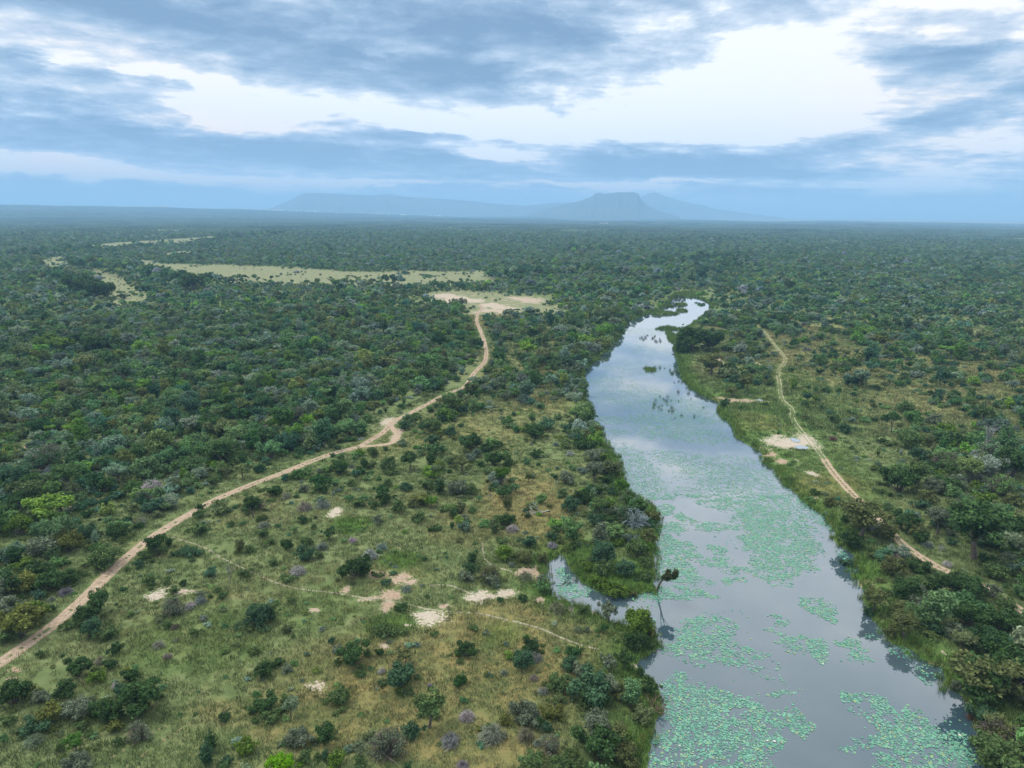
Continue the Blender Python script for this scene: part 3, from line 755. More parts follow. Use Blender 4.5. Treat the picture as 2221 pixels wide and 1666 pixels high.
TUFT = proto_coll("tuft", [tuft(i, 26, .42, .030, .42) for i in range(4)])
REED = proto_coll("reed", [tuft(20 + i, 26, 1.3, .035, .45) for i in range(3)])

def scatter_object(name, coll, pts, pick, rotz, scl, tint, label=None, kind='stuff'):
    n = len(pts)
    me = bpy.data.meshes.new(name); me.vertices.add(n); me.vertices.foreach_set('co', np.asarray(pts, np.float32).ravel())
    def att(nm, ty, arr, key): a = me.attributes.new(nm, ty, 'POINT'); a.data.foreach_set(key, np.ascontiguousarray(arr).ravel())
    att('pick', 'INT', np.asarray(pick, np.int32), 'value')
    att('rot', 'FLOAT_VECTOR', np.stack([np.zeros(n), np.zeros(n), rotz], 1).astype(np.float32), 'vector')
    att('scl', 'FLOAT_VECTOR', np.asarray(scl, np.float32), 'vector')
    att('tint', 'FLOAT_COLOR', np.concatenate([tint, np.ones((n, 1))], 1).astype(np.float32), 'color')
    me.update()
    o = link(name, me)
    ng = bpy.data.node_groups.new(name, 'GeometryNodeTree')
    ng.interface.new_socket('Geometry', in_out='INPUT', socket_type='NodeSocketGeometry'); ng.interface.new_socket('Geometry', in_out='OUTPUT', socket_type='NodeSocketGeometry')
    N, L = ng.nodes, ng.links
    gi, go = N.new('NodeGroupInput'), N.new('NodeGroupOutput')
    ci = N.new('GeometryNodeCollectionInfo'); ci.inputs['Collection'].default_value = coll
    ci.inputs['Separate Children'].default_value = True; ci.inputs['Reset Children'].default_value = True
    ip = N.new('GeometryNodeInstanceOnPoints'); ip.inputs['Pick Instance'].default_value = True
    def na(nm, ty): a = N.new('GeometryNodeInputNamedAttribute'); a.data_type = ty; a.inputs[0].default_value = nm; return a.outputs[0]
    L.new(gi.outputs[0], ip.inputs['Points']); L.new(ci.outputs[0], ip.inputs['Instance'])
    L.new(na('pick', 'INT'), ip.inputs['Instance Index']); L.new(na('rot', 'FLOAT_VECTOR'), ip.inputs['Rotation']); L.new(na('scl', 'FLOAT_VECTOR'), ip.inputs['Scale'])
    L.new(ip.outputs[0], go.inputs[0])
    md_ = o.modifiers.new('scatter', 'NODES'); md_.node_group = ng
    return tag(o, label=label, kind=kind)

PAL = {'d': (.050, .098, .030), 'g': (.098, .156, .052), 'b': (.060, .120, .058), 'l': (.115, .190, .028), 'o': (.125, .145, .052),
       'y': (.145, .165, .040), 'G': (.150, .185, .115), 'L': (.14, .32, .008), 'k': (.19, .20, .175), 'K': (.36, .35, .33), 'n': (.16, .11, .08)}

# ------------------------------------------------------------------ plants one can tell apart: centre x, centre y, width (photo pixels), colour + shape
PLANTS = """
332 1172 50 dT;365 1170 22 dV;334 1196 55 gF;253 1150 48 dD;223 1206 66 gD;149 1173 54 yC;42 1140 46 lC;182 1150 46 bD;95 1178 60 GD;413 1196 50 bF;430 1148 40 gD;430 1113 30 gD;436 1100 20 dD
547 1090 46 dT;478 1088 32 gF;519 1181 28 oV;542 1190 25 gD;532 1240 28 gD;499 1253 28 kt;304 1222 26 bD;276 1234 14 gD;329 1259 28 gD;362 1262 18 gD;397 1265 18 dD;375 1280 22 gD
56 1259 52 yC;89 1285 27 gC;109 1258 52 dC;152 1244 46 dD;50 1222 42 lD;78 1232 50 dC;142 1282 28 km;111 1300 14 km;316 1130 34 kf;329 1058 52 Km;215 1290 46 dT;187 1328 56 dC;200 1362 46 bC;232 1372 42 gD;152 1356 42 gF;504 1135 18 gD
109 1318 20 dD;42 1350 76 yC;75 1325 52 lC;5 1310 55 GD;8 1378 42 gD;375 1297 18 dD;376 1312 52 GG;412 1314 24 Km;435 1302 26 km;437 1288 22 GD;481 1292 22 gD;456 1292 14 gD;471 1279 18 gD
362 1355 22 gD;380 1360 18 nm;425 1372 22 gD;344 1398 26 km;363 1423 20 km;381 1389 12 km;555 1335 64 bD;585 1330 40 dD;248 1408 30 dD;167 1446 48 dC;213 1464 34 lD;238 1438 28 dD;216 1430 22 kD;283 1464 36 dD;89 1418 18 gD
28 1500 58 dC;52 1494 40 yC;86 1509 34 GG;139 1497 42 dD;114 1543 50 yC;165 1530 60 GD;228 1533 66 dD;304 1518 76 dC;263 1497 36 bD;252 1488 20 Km;18 1560 28 gD;76 1566 50 bD;73 1605 36 Gm;299 1583 50 GG;258 1608 22 gD;129 1623 17 gD;486 1552 26 dC;456 1600 38 dV;448 1633 40 bV;534 1615 42 lC;167 1654 50 GD;489 1651 27 bD;175 1573 22 gD;243 1575 32 yD
600 1434 30 dD;573 1446 48 dD;622 1448 28 GD;719 1390 18 bD;636 1380 12 gD;768 1418 60 dC;823 1414 22 dD;878 1412 44 oT;871 1459 72 bC;828 1456 18 Km;1008 1406 48 dD;1054 1372 25 GF;1028 1362 25 gF;869 1317 34 dF;881 1276 26 km;836 1367 60 gF;835 1378 17 km;942 1375 22 gF
737 1507 50 gD;871 1497 26 lD;932 1486 12 Km;930 1528 78 gT;897 1583 45 bD;976 1605 44 km;1013 1553 36 Km;1068 1590 62 km;842 1608 86 GG;702 1583 50 dV;646 1598 54 GD;603 1652 56 LC;727 1648 45 lD;704 1636 22 bV;573 1522 56 dD;611 1535 26 dD;585 1548 40 gC;1133 1428 54 bC;1162 1425 34 km;1094 1459 20 km;1056 1461 16 yD;1097 1562 30 yD;1041 1580 20 yD;1003 1660 30 km;661 1643 32 gD;780 1651 27 gD
737 1011 46 dD;790 1004 22 dV;808 980 30 gD;889 990 44 dT;843 1008 44 gD;935 990 35 dV;1000 992 46 oT;980 996 30 gD;1054 968 40 dD;1023 955 55 dD;1071 995 42 dD;1104 1003 28 dD;1081 960 30 gD;935 950 36 bD;978 938 30 bD;879 922 32 bD;940 918 50 gD
702 1056 36 dD;593 1060 42 dD;621 1075 24 km;661 1058 26 GD;762 1046 25 gD;841 1048 24 gD;881 1054 30 bG;927 1048 40 gD;952 1050 34 dV;990 1056 50 GD;1023 1062 35 gD;1069 1053 26 bD;846 1024 36 gF;773 1086 35 gD;808 1090 30 gD;836 1080 42 dD;864 1100 35 gD;897 1091 30 oD;914 1081 42 yD;965 1104 30 gF;1102 1086 32 oV;1097 1124 46 dD;1008 1122 24 GG
661 1098 36 km;699 1088 38 kD;573 1138 27 km;608 1145 14 kt;570 1156 28 gD;659 1126 27 dD;684 1122 10 dD;681 1142 16 gD;712 1151 30 dT;588 1172 22 gD;621 1181 32 dD;664 1172 34 gD;661 1197 42 bC;699 1185 28 km;593 1218 22 gD;692 1203 24 gD;818 1128 27 GG;907 1122 36 gD;945 1145 36 dF;980 1139 14 bV;1023 1204 29 dV;1094 1200 46 lD;1031 1178 16 gF;1087 1172 34 gF;775 1227 70 dD;803 1203 35 Km;828 1186 28 km;765 1171 20 Km
646 1237 36 Km;623 1254 40 gF;836 1263 28 bF;1011 1247 35 GG;1061 1240 56 oG;1066 1256 40 GD;1064 1082 16 kt;1112 1146 30 Km;631 1300 22 gD
1229 1036 40 GG;1204 1034 16 bD;1163 982 28 dC;1160 931 56 dD;1206 963 18 km;1236 983 22 Km;1153 963 10 km;1234 928 15 dC;1262 957 42 dC;1282 962 36 dC;1292 926 30 oD;1305 990 34 lD;1294 985 46 GD;1290 1013 50 GT;1338 1014 24 lD;1315 1038 32 dD;1328 1064 24 bC;1267 1075 56 dD;1295 1059 36 dC;1236 1094 46 bD;1337 1049 28 gD;1193 1097 15 oD;1173 1108 46 Kf;1140 1105 18 bD
1315 1088 37 lC;1290 1124 36 bC;1376 1064 11 dV;1362 1076 30 gV;1388 1094 36 dC;1412 1109 44 oC;1320 1122 40 dC;1372 1136 30 Kt;1340 1139 38 gC;1408 1153 42 oG;1302 1153 46 GV;1388 1172 19 bC;1338 1172 30 lC;1307 1197 64 bC;1380 1186 48 gC;1358 1167 25 oD;1272 1220 30 lC;1358 1230 48 bC;1310 1230 42 gC;1402 1210 34 gC;1402 1240 34 gC;1338 1264 54 lD;1297 1252 36 lD;1376 1272 25 oD
1145 1172 42 bD;1198 1160 30 bD;1244 1180 26 gD;1138 1203 46 oD;1178 1200 35 oD;1198 1177 24 Km;1140 1249 36 Gm;1173 1248 24 GG;1184 1274 28 dD;1133 1295 25 dC;1209 1317 42 Gm;1269 1318 32 gD;1320 1312 45 GT;1241 1330 20 Kt;1176 1317 9 kt;1383 1350 74 lC;1404 1352 42 yC;1383 1382 52 dC;1412 1386 26 gC;1254 1365 24 Gm;1274 1366 16 GD;1355 1414 42 dT;1322 1432 42 GT;1234 1436 46 bD;1390 1446 24 dV;1410 1476 40 dC;1386 1482 40 gC;1361 1484 36 lC
1282 1484 94 bD;1318 1472 50 GT;1209 1479 55 gD;1292 1517 60 dC;1178 1498 26 km;1158 1470 22 km;1411 1532 50 nf;1262 1450 40 GG;1138 1543 70 GD;1196 1540 46 yD;1186 1577 28 bC;1163 1560 36 dD;1297 1565 70 GT;1335 1581 60 oT;1297 1611 90 dC;1348 1619 70 oD;1368 1645 45 oD;1196 1612 52 GG;1166 1612 22 km;1140 1594 40 Gm;1158 1650 50 gD;1221 1650 50 gD;1361 1583 20 lD
1875 1092 100 oT;1951 1042 60 dC;2131 1108 134 dT;2136 1075 40 lC;2197 1004 70 dC;2052 928 42 lC;2025 1008 32 dC;2040 1024 22 lC;2014 1021 22 Gm;1997 984 40 bD;2090 1009 34 GD;2027 907 35 GD;1936 913 36 dU;1807 951 18 nm;1837 929 32 bD;1809 908 28 gD;1746 904 17 oD;1847 971 12 gD;1779 925 12 gD;1913 955 19 dD;1974 952 55 gD;1888 999 11 Kf;1905 981 10 gV;1959 1001 18 GD;1713 1031 27 gF;1769 1064 20 dC;1789 1070 14 km;1802 1086 32 oD;1835 1122 27 dD;1900 1140 34 kD;1852 1159 56 dD;1924 1152 46 oD;1961 1128 50 dC;1981 1140 42 oC;1999 1164 35 dC
2012 1181 22 km;2040 1116 55 GT;1997 1091 33 bD;2014 1076 42 oD;2025 1052 46 GD;2078 1042 46 GD;2121 1052 25 lC;2037 1196 17 Kt;2141 961 44 Kt;2199 1081 40 oD;2202 1138 52 dC;2065 1172 22 bC;2204 1214 36 GG;2141 1214 32 dC;2161 1236 50 gD;1938 1225 60 oD;1989 1225 46 dD;2055 1223 20 Km;1989 1265 50 gD;1892 1199 20 oD;1840 1205 30 bD;1900 1278 56 oT;1964 1278 60 dC;2027 1265 50 dC;2075 1252 36 gD;2103 1275 56 dC;2154 1283 30 GG
1885 1310 26 bC;1969 1332 62 oT;1954 1320 46 oD;2022 1328 24 Kt;2032 1360 36 bC;2075 1371 50 GD;2002 1295 60 GD;2078 1306 22 Kt;2103 1333 66 dC;2144 1335 40 lC;2184 1345 56 dC;2182 1307 46 gD;2154 1425 124 oT;2141 1470 108 dC;2197 1458 80 dC;2113 1534 26 nD;2136 1536 48 bC;2179 1572 84 oG;2166 1612 98 gT;2192 1638 80 oD;2150 1606 56 dD;2210 1378 17 Kt;2214 1522 14 Kt;2078 1474 26 GD;2078 1421 20 oD;1938 1360 32 oD
1180 735 34 gT;1183 765 34 oT;1105 672 30 GT;1002 650 26 GT;985 655 22 GT;1545 770 62 oT;1622 820 44 oT;1585 800 40 dC;1535 790 26 dD;1596 820 34 bD;1250 780 30 dD;1315 690 34 dC;1290 700 30 dC;1500 735 70 dC;1540 735 60 dC;1480 750 40 dC;415 613 48 dC;220 622 60 dC;175 615 60 dC;1712 618 28 dT;400 640 0 gD;980 868 46 gT;900 905 30 gT;1250 790 28 oD;1720 705 22 dC;1160 810 30 gD;1590 840 30 oT;1670 830 20 gD;95 740 46 lC;130 745 46 lC;165 738 50 dC;200 745 46 dC;232 742 40 dC;1905 840 20 dD;1865 770 22 dD;1945 770 22 bD
"""
items = []
for tok in PLANTS.replace("\n", ";").split(";"):
    tok = tok.split()
    if len(tok) == 4 and float(tok[2]) > 0: items.append((float(tok[0]), float(tok[1]), float(tok[2]), tok[3][0], tok[3][1]))
HT = {'D': .75, 'T': 1.0, 'U': .9, 'V': 1.5, 'F': .36, 'C': .85, 'G': .78, 'm': .5, 't': 1.0, 'f': .3}
placed = []
for (cx, cy, wpx, colr, sh) in items:
    hc = 1.0; wm = 3.0
    for _ in range(4):
        x, y = g2(cx, cy, hc); slant = math.sqrt(float(x)**2 + float(y)**2 + (CAM_H - hc)**2)
        wm = wpx / FPX * slant; hc = (0.70 if sh in 'TU' else 0.45) * HT[sh] * wm
    placed.append(dict(x=float(x), y=float(y), w=wm, col=colr, sh=sh, px=cx, py=cy, pw=wpx, hand=True))

# ------------------------------------------------------------------ how thickly the bush stands, sampled over the view (rows 80 px apart from y = 660)
DEN = ["9 9 9 9 9 9 9 9 6 2 5 9 9 0 9 9 9 9 9 9", "9 9 9 9 9 9 9 9 9 6 5 7 8 0 7 3 5 6 5 5", "9 9 9 9 9 9 9 9 8 7 6 9 0 0 3 1 3 3 3 3",
       "9 9 9 9 9 9 9 7 5 4 4 8 0 0 1 0 2 3 4 5", "9 9 9 9 9 8 4 4 4 4 2 7 0 0 0 0 0 2 5 6", "9 9 9 8 4 3 3 3 3 3 2 5 0 0 0 1 1 4 6 7",
       "9 9 4 2 1 1 2 2 2 2 3 4 7 0 0 0 4 5 6 7", "8 6 2 1 1 1 1 1 1 2 2 6 7 0 0 0 2 6 4 6", "6 3 1 1 1 1 1 1 1 1 2 3 0 0 0 0 0 8 8 7",
       "3 3 1 1 1 1 1 1 1 1 2 3 4 0 0 0 0 3 7 8", "1 1 1 1 1 1 1 1 1 1 2 5 5 0 0 0 0 0 3 8", "3 3 3 1 1 2 1 1 1 1 3 6 6 0 0 0 0 0 2 7", "2 2 1 1 2 3 2 2 1 2 4 6 6 0 0 0 0 0 0 8"]
DEN = np.array([[float(v) for v in r.split()] for r in DEN]) / 9.0
def density(px, py):
    u = np.clip((px - 55) / 111.0, 0, 18.999); v = np.clip((py - 660) / 80.0, 0, 11.999)
    iu, iv = u.astype(int), v.astype(int); fu, fv = u - iu, v - iv
    return (DEN[iv, iu] * (1 - fu) + DEN[iv, iu + 1] * fu) * (1 - fv) + (DEN[iv + 1, iu] * (1 - fu) + DEN[iv + 1, iu + 1] * fu) * fv

def cand(cell, r0, r1, amax=0.74):
    n = int(r1 / cell) + 2
    ix, iy = np.meshgrid(np.arange(-n, n), np.arange(0, n))
    x = (ix + rng.random(ix.shape)).ravel() * cell; y = (iy + rng.random(iy.shape)).ravel() * cell
    r = np.hypot(x, y); m = (r > r0) & (r < r1) & (np.abs(np.arctan2(x, y)) < amax + 3.0 / np.maximum(r / 30, 1))
    return x[m], y[m]
TREELINES = [([(60,556),(160,548),(280,538),(420,525),(560,513),(620,508)], 30, .9), ([(150,575),(240,585),(300,600),(330,612),(450,618),(560,606),(700,616),(900,616),(1060,606),(1200,598),(1320,596),(1450,606)], 22, .8),
             ([(1235,548),(1300,541),(1335,548)], 25, .8), ([(1480,612),(1520,590),(1600,575),(1540,560),(1430,575)], 30, .6), ([(100,600),(160,618),(215,628)], 12, .9), ([(1490,524),(1560,520),(1640,522)], 60, .5),
             ([(1260,640),(1380,650),(1450,640)], 30, .5), ([(1480,640),(1560,650),(1620,640)], 20, .5)]
TLW = []
for P, wd, pr in TREELINES:
    x, y, _ = ground(np.array([p[0] for p in P], float), np.array([p[1] for p in P], float)); TLW.append((np.stack([x, y], 1), wd, pr))
def line_dist(x, y, P):
    out = np.full(x.shape, 1e9)
    for (ax, ay), (bx, by) in zip(P[:-1], P[1:]):
        ex, ey = bx - ax, by - ay; t = np.clip(((x - ax) * ex + (y - ay) * ey) / (ex * ex + ey * ey), 0, 1)
        out = np.minimum(out, (x - ax - t * ex) ** 2 + (y - ay - t * ey) ** 2)
    return np.sqrt(out)
def treeline(x, y):
    f = np.zeros(x.shape)
    for P, wd, pr in TLW: f = np.maximum(f, pr * np.clip(1.4 - line_dist(x, y, P) / wd, 0, 1))
    return f

names = list('dgbloyGkn'); PALA = np.array([PAL[c] for c in names])
def colours(x, y, px, py, tl, dens):
    """species mix drifts over the land"""
    n = len(x); a = fbm(x / 40, y / 40, 2); b_ = fbm(x / 70 + 9, y / 70 + 4, 2); c = fbm(x / 25 + 2, y / 60 + 7, 2)
    W = np.stack([0.8 + 1.6 * (a > .58), 3.4 + 0 * a, 0.5 + 1.2 * (b_ > .55) + .6 * (px > 1400), 0.35 + 1.2 * (c > .62), 1.2 + 1.5 * (b_ < .42), 0.22 + 0.5 * (c > .66), 1.3 + 1.6 * (a < .40), 0.14 + 0.5 * (c < .33), 0 * a], 1)
    W[:, 0] += 8 * tl; W[:, 6] += 1.5 * ((px > 1080) & (px < 1480) & (py < 720) & (py > 590)); W[:, 3] += 1.0 * ((px > 1080) & (px < 1480) & (py < 700) & (py > 590))
    W = W / W.sum(1, keepdims=True); cs = W.cumsum(1); k_ = (rng.random(n)[:, None] > cs).sum(1).clip(0, len(names) - 1)
    col = PALA[k_] * np.array([1.08, 1.22, 1.30]) * rng.uniform(.65, 1.5, n)[:, None] * np.stack([rng.uniform(.85, 1.15, n), np.ones(n), rng.uniform(.8, 1.2, n)], 1)
    return k_, col

PXY = np.array([[p['x'], p['y'], p['w']] for p in placed])
def build_zone(cell, r0, r1):
    x, y = cand(cell, r0, r1); z = base_h(x, y); px, py, sl = project(np.stack([x, y, z], 1))
    ok = np.isfinite(sl) & (px > -160) & (px < 2380) & (py < 1880); x, y, z, px, py, sl = [v[ok] for v in (x, y, z, px, py, sl)]
    den = np.where(py > 640, density(px, py), 0.93)
    cl = fbm(x / 9, y / 9, 3); big = fbm(x / 45 + 3, y / 45, 2)
    den = np.clip(den ** 1.25 * np.where(den < .8, 0.35 + 1.9 * sstep(.36, .66, cl), 1.0), 0, 1) * np.where(den > .8, sstep(.18, .34, cl * .6 + big * .4), 1)
    tl = treeline(x, y)
    md_ = meadow_sd(x, y) + (fbm(x / 30, y / 50, 3) - .5) * np.where(np.hypot(x, y) < 1000, 14, 20) ; den = np.where(md_ < 0, 0.02 + .35 * (fbm(x / 22 + 8, y / 30, 2) > .66) + .4 * sstep(-14, 0, md_), den); den = np.maximum(den, tl * .95 * (md_ > 3))
    ok = rng.random(len(x)) < den; x, y, z, px, py, sl, tl, den = [v[ok] for v in (x, y, z, px, py, sl, tl, den)]
    sd_ = river_sd(x, y); ok = sd_ > 0.8
    for (a, b_, c_, e) in isl: ok &= np.hypot((x - a) / c_, (y - b_) / e) > 1.6
    ok &= ~((px > 1395) & (px < 1470) & (py > 684) & (py < 790) & (x > 60))
    bare_ = bare_amount(x, y); ok &= bare_ < .35
    for i_ in np.nonzero(ok & (np.hypot(x, y) < 620))[0]:
        if track_dist(x[i_], y[i_]) < (1.9 if x[i_] > 30 else 2.4): ok[i_] = False
    nearp = np.nonzero(ok & (py > 880))[0]
    if len(nearp):
        d = np.hypot(x[nearp][:, None] - PXY[None, :, 0], y[nearp][:, None] - PXY[None, :, 1]) - 0.5 * PXY[None, :, 2]
        ok[nearp[d.min(1) < 0.4]] = False
    x, y, z, px, py, sl, tl, sd_, den = [v[ok] for v in (x, y, z, px, py, sl, tl, sd_, den)]
    n = len(x); thick = np.clip(den * 1.1, 0, 1)
    wm = rng.lognormal(0, .40, n) * lerp(1.6, 3.7, thick); wm = np.clip(wm, .9, 8.5)
    wm *= 0.92; wm *= 1 + 0.35 * np.exp(-(np.clip(sd_, 0, 60) / 9) ** 2); wm *= 1 + .6 * tl
    k_, col = colours(x, y, px, py, tl, den)
    zz = land_z(x, y, sd_) - .05
    return dict(x=x, y=y, z=zz, px=px, py=py, sl=sl, w=wm, k=k_, col=col, tl=tl)

z1 = build_zone(2.8, 60, 460)
# the plants that show largest become things of their own; the mass takes the rest
pw = z1['w'] / z1['sl'] * FPX
inview = (z1['px'] > -5) & (z1['px'] < 2225) & (z1['py'] > 640) & (z1['py'] < 1680)
live_hand = [p for p in placed if p['col'] not in 'kKn' and p['sh'] not in 'mtf']
dead_hand = [p for p in placed if p not in live_hand]
live_hand.sort(key=lambda p: -p['pw'])
slots = 300
cut = sorted(np.r_[pw[inview & (z1['k'] != 7)], [p['pw'] for p in live_hand]])[-slots]
singles = [p for p in live_hand if p['pw'] >= cut]
to_mass = [p for p in live_hand if p['pw'] < cut]
take = inview & (pw >= cut) & (z1['k'] != 7)
handzone = (z1['px'] > 1180) & (z1['px'] < 1450) & (z1['py'] > 1190) & (z1['py'] < 1420)
for i_ in np.nonzero(take & ~handzone)[0]:
    singles.append(dict(x=z1['x'][i_], y=z1['y'][i_], w=z1['w'][i_], col=names[z1['k'][i_]], rgb=z1['col'][i_], sh=random.choice('DDDCCTVG'), px=z1['px'][i_], py=z1['py'][i_], pw=pw[i_], hand=False))
handzone0 = (z1['px'] > 1180) & (z1['px'] < 1450) & (z1['py'] > 1190) & (z1['py'] < 1420)
deadt = (z1['k'] == 7) & inview & (pw > 19) & ~handzone0 & (z1['w'] < 5)
for i_ in np.nonzero(deadt)[0]:
    dead_hand.append(dict(x=z1['x'][i_], y=z1['y'][i_], w=z1['w'][i_] * .9, col='k', sh='m', px=z1['px'][i_], py=z1['py'][i_], pw=pw[i_], hand=False))
keep = ~(take | deadt) & ~(handzone & (z1['w'] > 2.0))

def mass_pick_mid(k_, tl, w_, n):
    r = rng.random(n)
    pk = np.select([r < .66, r < .80, r < .88, r < .97], [rng.integers(0, 4, n), rng.integers(4, 6, n), np.full(n, 6), np.full(n, 7)], 8)
    pk = np.where((tl > .3), rng.choice([0, 1, 4, 5], n), pk)
    return np.where(k_ == 7, 9, pk)
def scl_of(w_, n):
    hz = rng.uniform(.8, 1.2, n); return np.stack([w_, w_ * rng.uniform(.85, 1.15, n), w_ * hz], 1)
def sub(zn, m): return {k_: v[m] for k_, v in zn.items()}
zk = sub(zk_ := z1, keep)
ex = to_mass
Xs = np.r_[zk['x'], [p['x'] for p in ex]]; Ys = np.r_[zk['y'], [p['y'] for p in ex]]; Ws = np.r_[zk['w'], [p['w'] for p in ex]]
Zs = np.r_[zk['z'], land_z(np.array([p['x'] for p in ex]), np.array([p['y'] for p in ex]))] if ex else zk['z']
Cs = np.vstack([zk['col'], np.array([PAL[p['col']] for p in ex]).reshape(-1, 3)])
Ks = np.r_[zk['k'], np.zeros(len(ex), int)]; Ts = np.r_[zk['tl'], np.zeros(len(ex))]
n = len(Xs)
pkm = mass_pick_mid(Ks, Ts, Ws, n)
pkm[len(zk['x']):] = [{'D': 0, 'C': 1, 'G': 2, 'T': 4, 'V': 6, 'F': 7, 'U': 8}.get(p['sh'], 0) for p in ex]
scatter_object("bushveld_near", MID, np.stack([Xs, Ys, Zs], 1), pkm, rng.uniform(0, 6.28, n), scl_of(Ws, n), Cs, label="thicket of green and grey-green bushes covering the savanna")
print("mid bushes", n, "singles", len(singles), "dead", len(dead_hand), "cut px", cut)
# ankle- to waist-high shrublets between the bushes
x, y = cand(1.9, 60, 330); z_s = base_h(x, y); px, py, sl = project(np.stack([x, y, z_s], 1))
ok = np.isfinite(sl) & (px > -60) & (px < 2280) & (rng.random(len(x)) < .05 + .30 * sstep(.5, .68, fbm(x / 7 + 3, y / 7, 3))); x, y, px, py = x[ok], y[ok], px[ok], py[ok]
sd_ = river_sd(x, y); ok = (sd_ > .5) & (bare_amount(x, y) < .4); ok &= np.array([track_dist(a, b_) > .3 for a, b_ in zip(x, y)]); x, y, px, py, sd_ = x[ok], y[ok], px[ok], py[ok], sd_[ok]
n = len(x); k_, col = colours(x, y, px, py, 0 * x, 0 * x); ws = rng.uniform(.5, 1.5, n)
# seedlings and suckers crowding the foot of the bigger bushes
xa, ya, wa, ca = [], [], [], []
for p in singles:
    for q in range(int(rng.integers(3, 8))):
        t = rng.uniform(0, 6.28); d = p['w'] * rng.uniform(.38, .75); a, b_ = p['x'] + math.cos(t) * d, p['y'] + math.sin(t) * d
        if track_dist(a, b_) > .4: xa.append(a); ya.append(b_); wa.append(p['w'] * rng.uniform(.16, .42)); ca.append(lerp(np.array(PAL[p['col']]), np.array([.12, .15, .05]), rng.uniform(.2, .8)))
xa, ya = np.array(xa), np.array(ya); okk = river_sd(xa, ya) > .4
x, y, ws, col, k_ = np.r_[x, xa[okk]], np.r_[y, ya[okk]], np.r_[ws, np.array(wa)[okk]], np.vstack([col, np.array(ca)[okk]]), np.r_[k_, np.zeros(okk.sum(), int)]; sd_ = river_sd(x, y); n = len(x)
scatter_object("low_scrub", MID, np.stack([x, y, land_z(x, y, sd_) - .05], 1), np.where(k_ == 7, 9, rng.choice([0, 1, 2, 3, 7], n)), rng.uniform(0, 6.28, n), np.stack([ws, ws, ws * .8], 1), col * 1.15, label="low green scrub sprouting through the grass")
print("scrub", n)
z2 = build_zone(4.4, 460, 2300)
n = len(z2['x'])
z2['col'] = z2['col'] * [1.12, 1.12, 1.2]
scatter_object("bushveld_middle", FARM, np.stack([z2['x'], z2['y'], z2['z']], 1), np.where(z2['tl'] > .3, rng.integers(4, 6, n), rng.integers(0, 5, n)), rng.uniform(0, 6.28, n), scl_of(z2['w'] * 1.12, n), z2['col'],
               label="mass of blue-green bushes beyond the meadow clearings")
print("far bushes", n)
x, y = cand(52, 2250, 9500)
n = len(x); r_ = np.hypot(x, y)
dk = fbm(x / 260, y / 420, 3); keepm = (dk > .30) | (rng.random(n) < .55); x, y, dk, r_ = x[keepm], y[keepm], dk[keepm], r_[keepm]; n = len(x)
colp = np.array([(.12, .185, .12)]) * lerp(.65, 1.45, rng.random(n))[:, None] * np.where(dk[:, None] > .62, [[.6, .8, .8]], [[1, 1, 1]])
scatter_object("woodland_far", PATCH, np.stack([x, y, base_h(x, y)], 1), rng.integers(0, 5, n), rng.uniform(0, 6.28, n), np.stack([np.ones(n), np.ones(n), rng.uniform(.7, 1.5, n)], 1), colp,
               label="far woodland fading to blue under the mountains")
print("patches", n)

# ------------------------------------------------------------------ labels
LAND = [("the fork of the dirt road", 845, 940), ("the puddle beside the dirt road", 777, 953), ("the white sand patch in mid grassland", 727, 1112), ("the branching pale sand patch", 1045, 1292),
 ("the sand patch with the dark hole", 930, 1338), ("the pinkish soil at the path crossing", 862, 1262), ("the sand patch near the left road", 350, 1291), ("the small bare patch in the lower grass", 680, 1490),
 ("the small river inlet", 1215, 1255), ("the grassy tip of the peninsula", 1395, 1270), ("the neck of the peninsula", 1240, 1180), ("the leaning tree on the water", 1450, 1240), ("the large lily mat", 1540, 1560),
 ("the pair of white-rimmed puddles", 1735, 962), ("the straight part of the right path", 1810, 1030), ("the spreading olive tree beside the right path", 1875, 1095), ("the huge dark tree on the right", 2131, 1108),
 ("the reddish track on the right edge", 2179, 1300), ("the upper end of the right track", 1960, 1180), ("the photo's lower left corner", 0, 1666), ("the road at the photo's left edge", 0, 1440),
 ("the bushes on the road's bend", 200, 1290), ("the tree overhanging the road", 332, 1172), ("the thin footpath's left end", 420, 1180), ("the footpath crossing the grass", 660, 1280),
 ("the lime bush at the bottom", 603, 1656), ("the yellow grass patch", 990, 1420), ("the footpath's end near the bank", 1290, 1405), ("the bank below the small point", 1400, 1440),
 ("the tangled stump on the left bank", 1411, 1532), ("the bottom left bank's dense trees", 1297, 1611), ("the sandy point on the right bank", 1877, 1254), ("the big yellowish tree at the right edge", 2154, 1425),
 ("the photo's lower right corner", 2221, 1666), ("the small right bay of the river", 2050, 1460), ("the middle of the left road", 549, 1049), ("the bend in the far road", 1052, 770), ("the far end of the road", 1040, 665),
 ("the first left bank bulge", 1300, 930), ("the ribbed left bank", 1345, 1020), ("the bare dead tree in the right bush", 2141, 961), ("the narrow top of the river", 1500, 650), ("the dead bush in the thicket", 329, 1058),
 ("the photo's left edge", 0, 1150), ("the photo's bottom centre edge", 842, 1660), ("the photo's upper left thicket", 150, 900), ("the flat-topped thorn tree on the right", 1936, 915), ("the open grass right of the right path", 1830, 960),
 ("the sloping grass below the footpath", 1180, 1390), ("the low teal bushes mid grass", 700, 1190), ("the grey-topped round bush", 790, 1215), ("the far bright meadow", 700, 600), ("the lime thicket on the left", 150, 740)]
CN = {'d': 'dark green', 'g': 'mid green', 'b': 'blue-green', 'l': 'bright green', 'o': 'olive', 'y': 'yellow-green', 'G': 'grey-green', 'L': 'vivid lime', 'k': 'grey', 'K': 'pale grey', 'n': 'brown'}
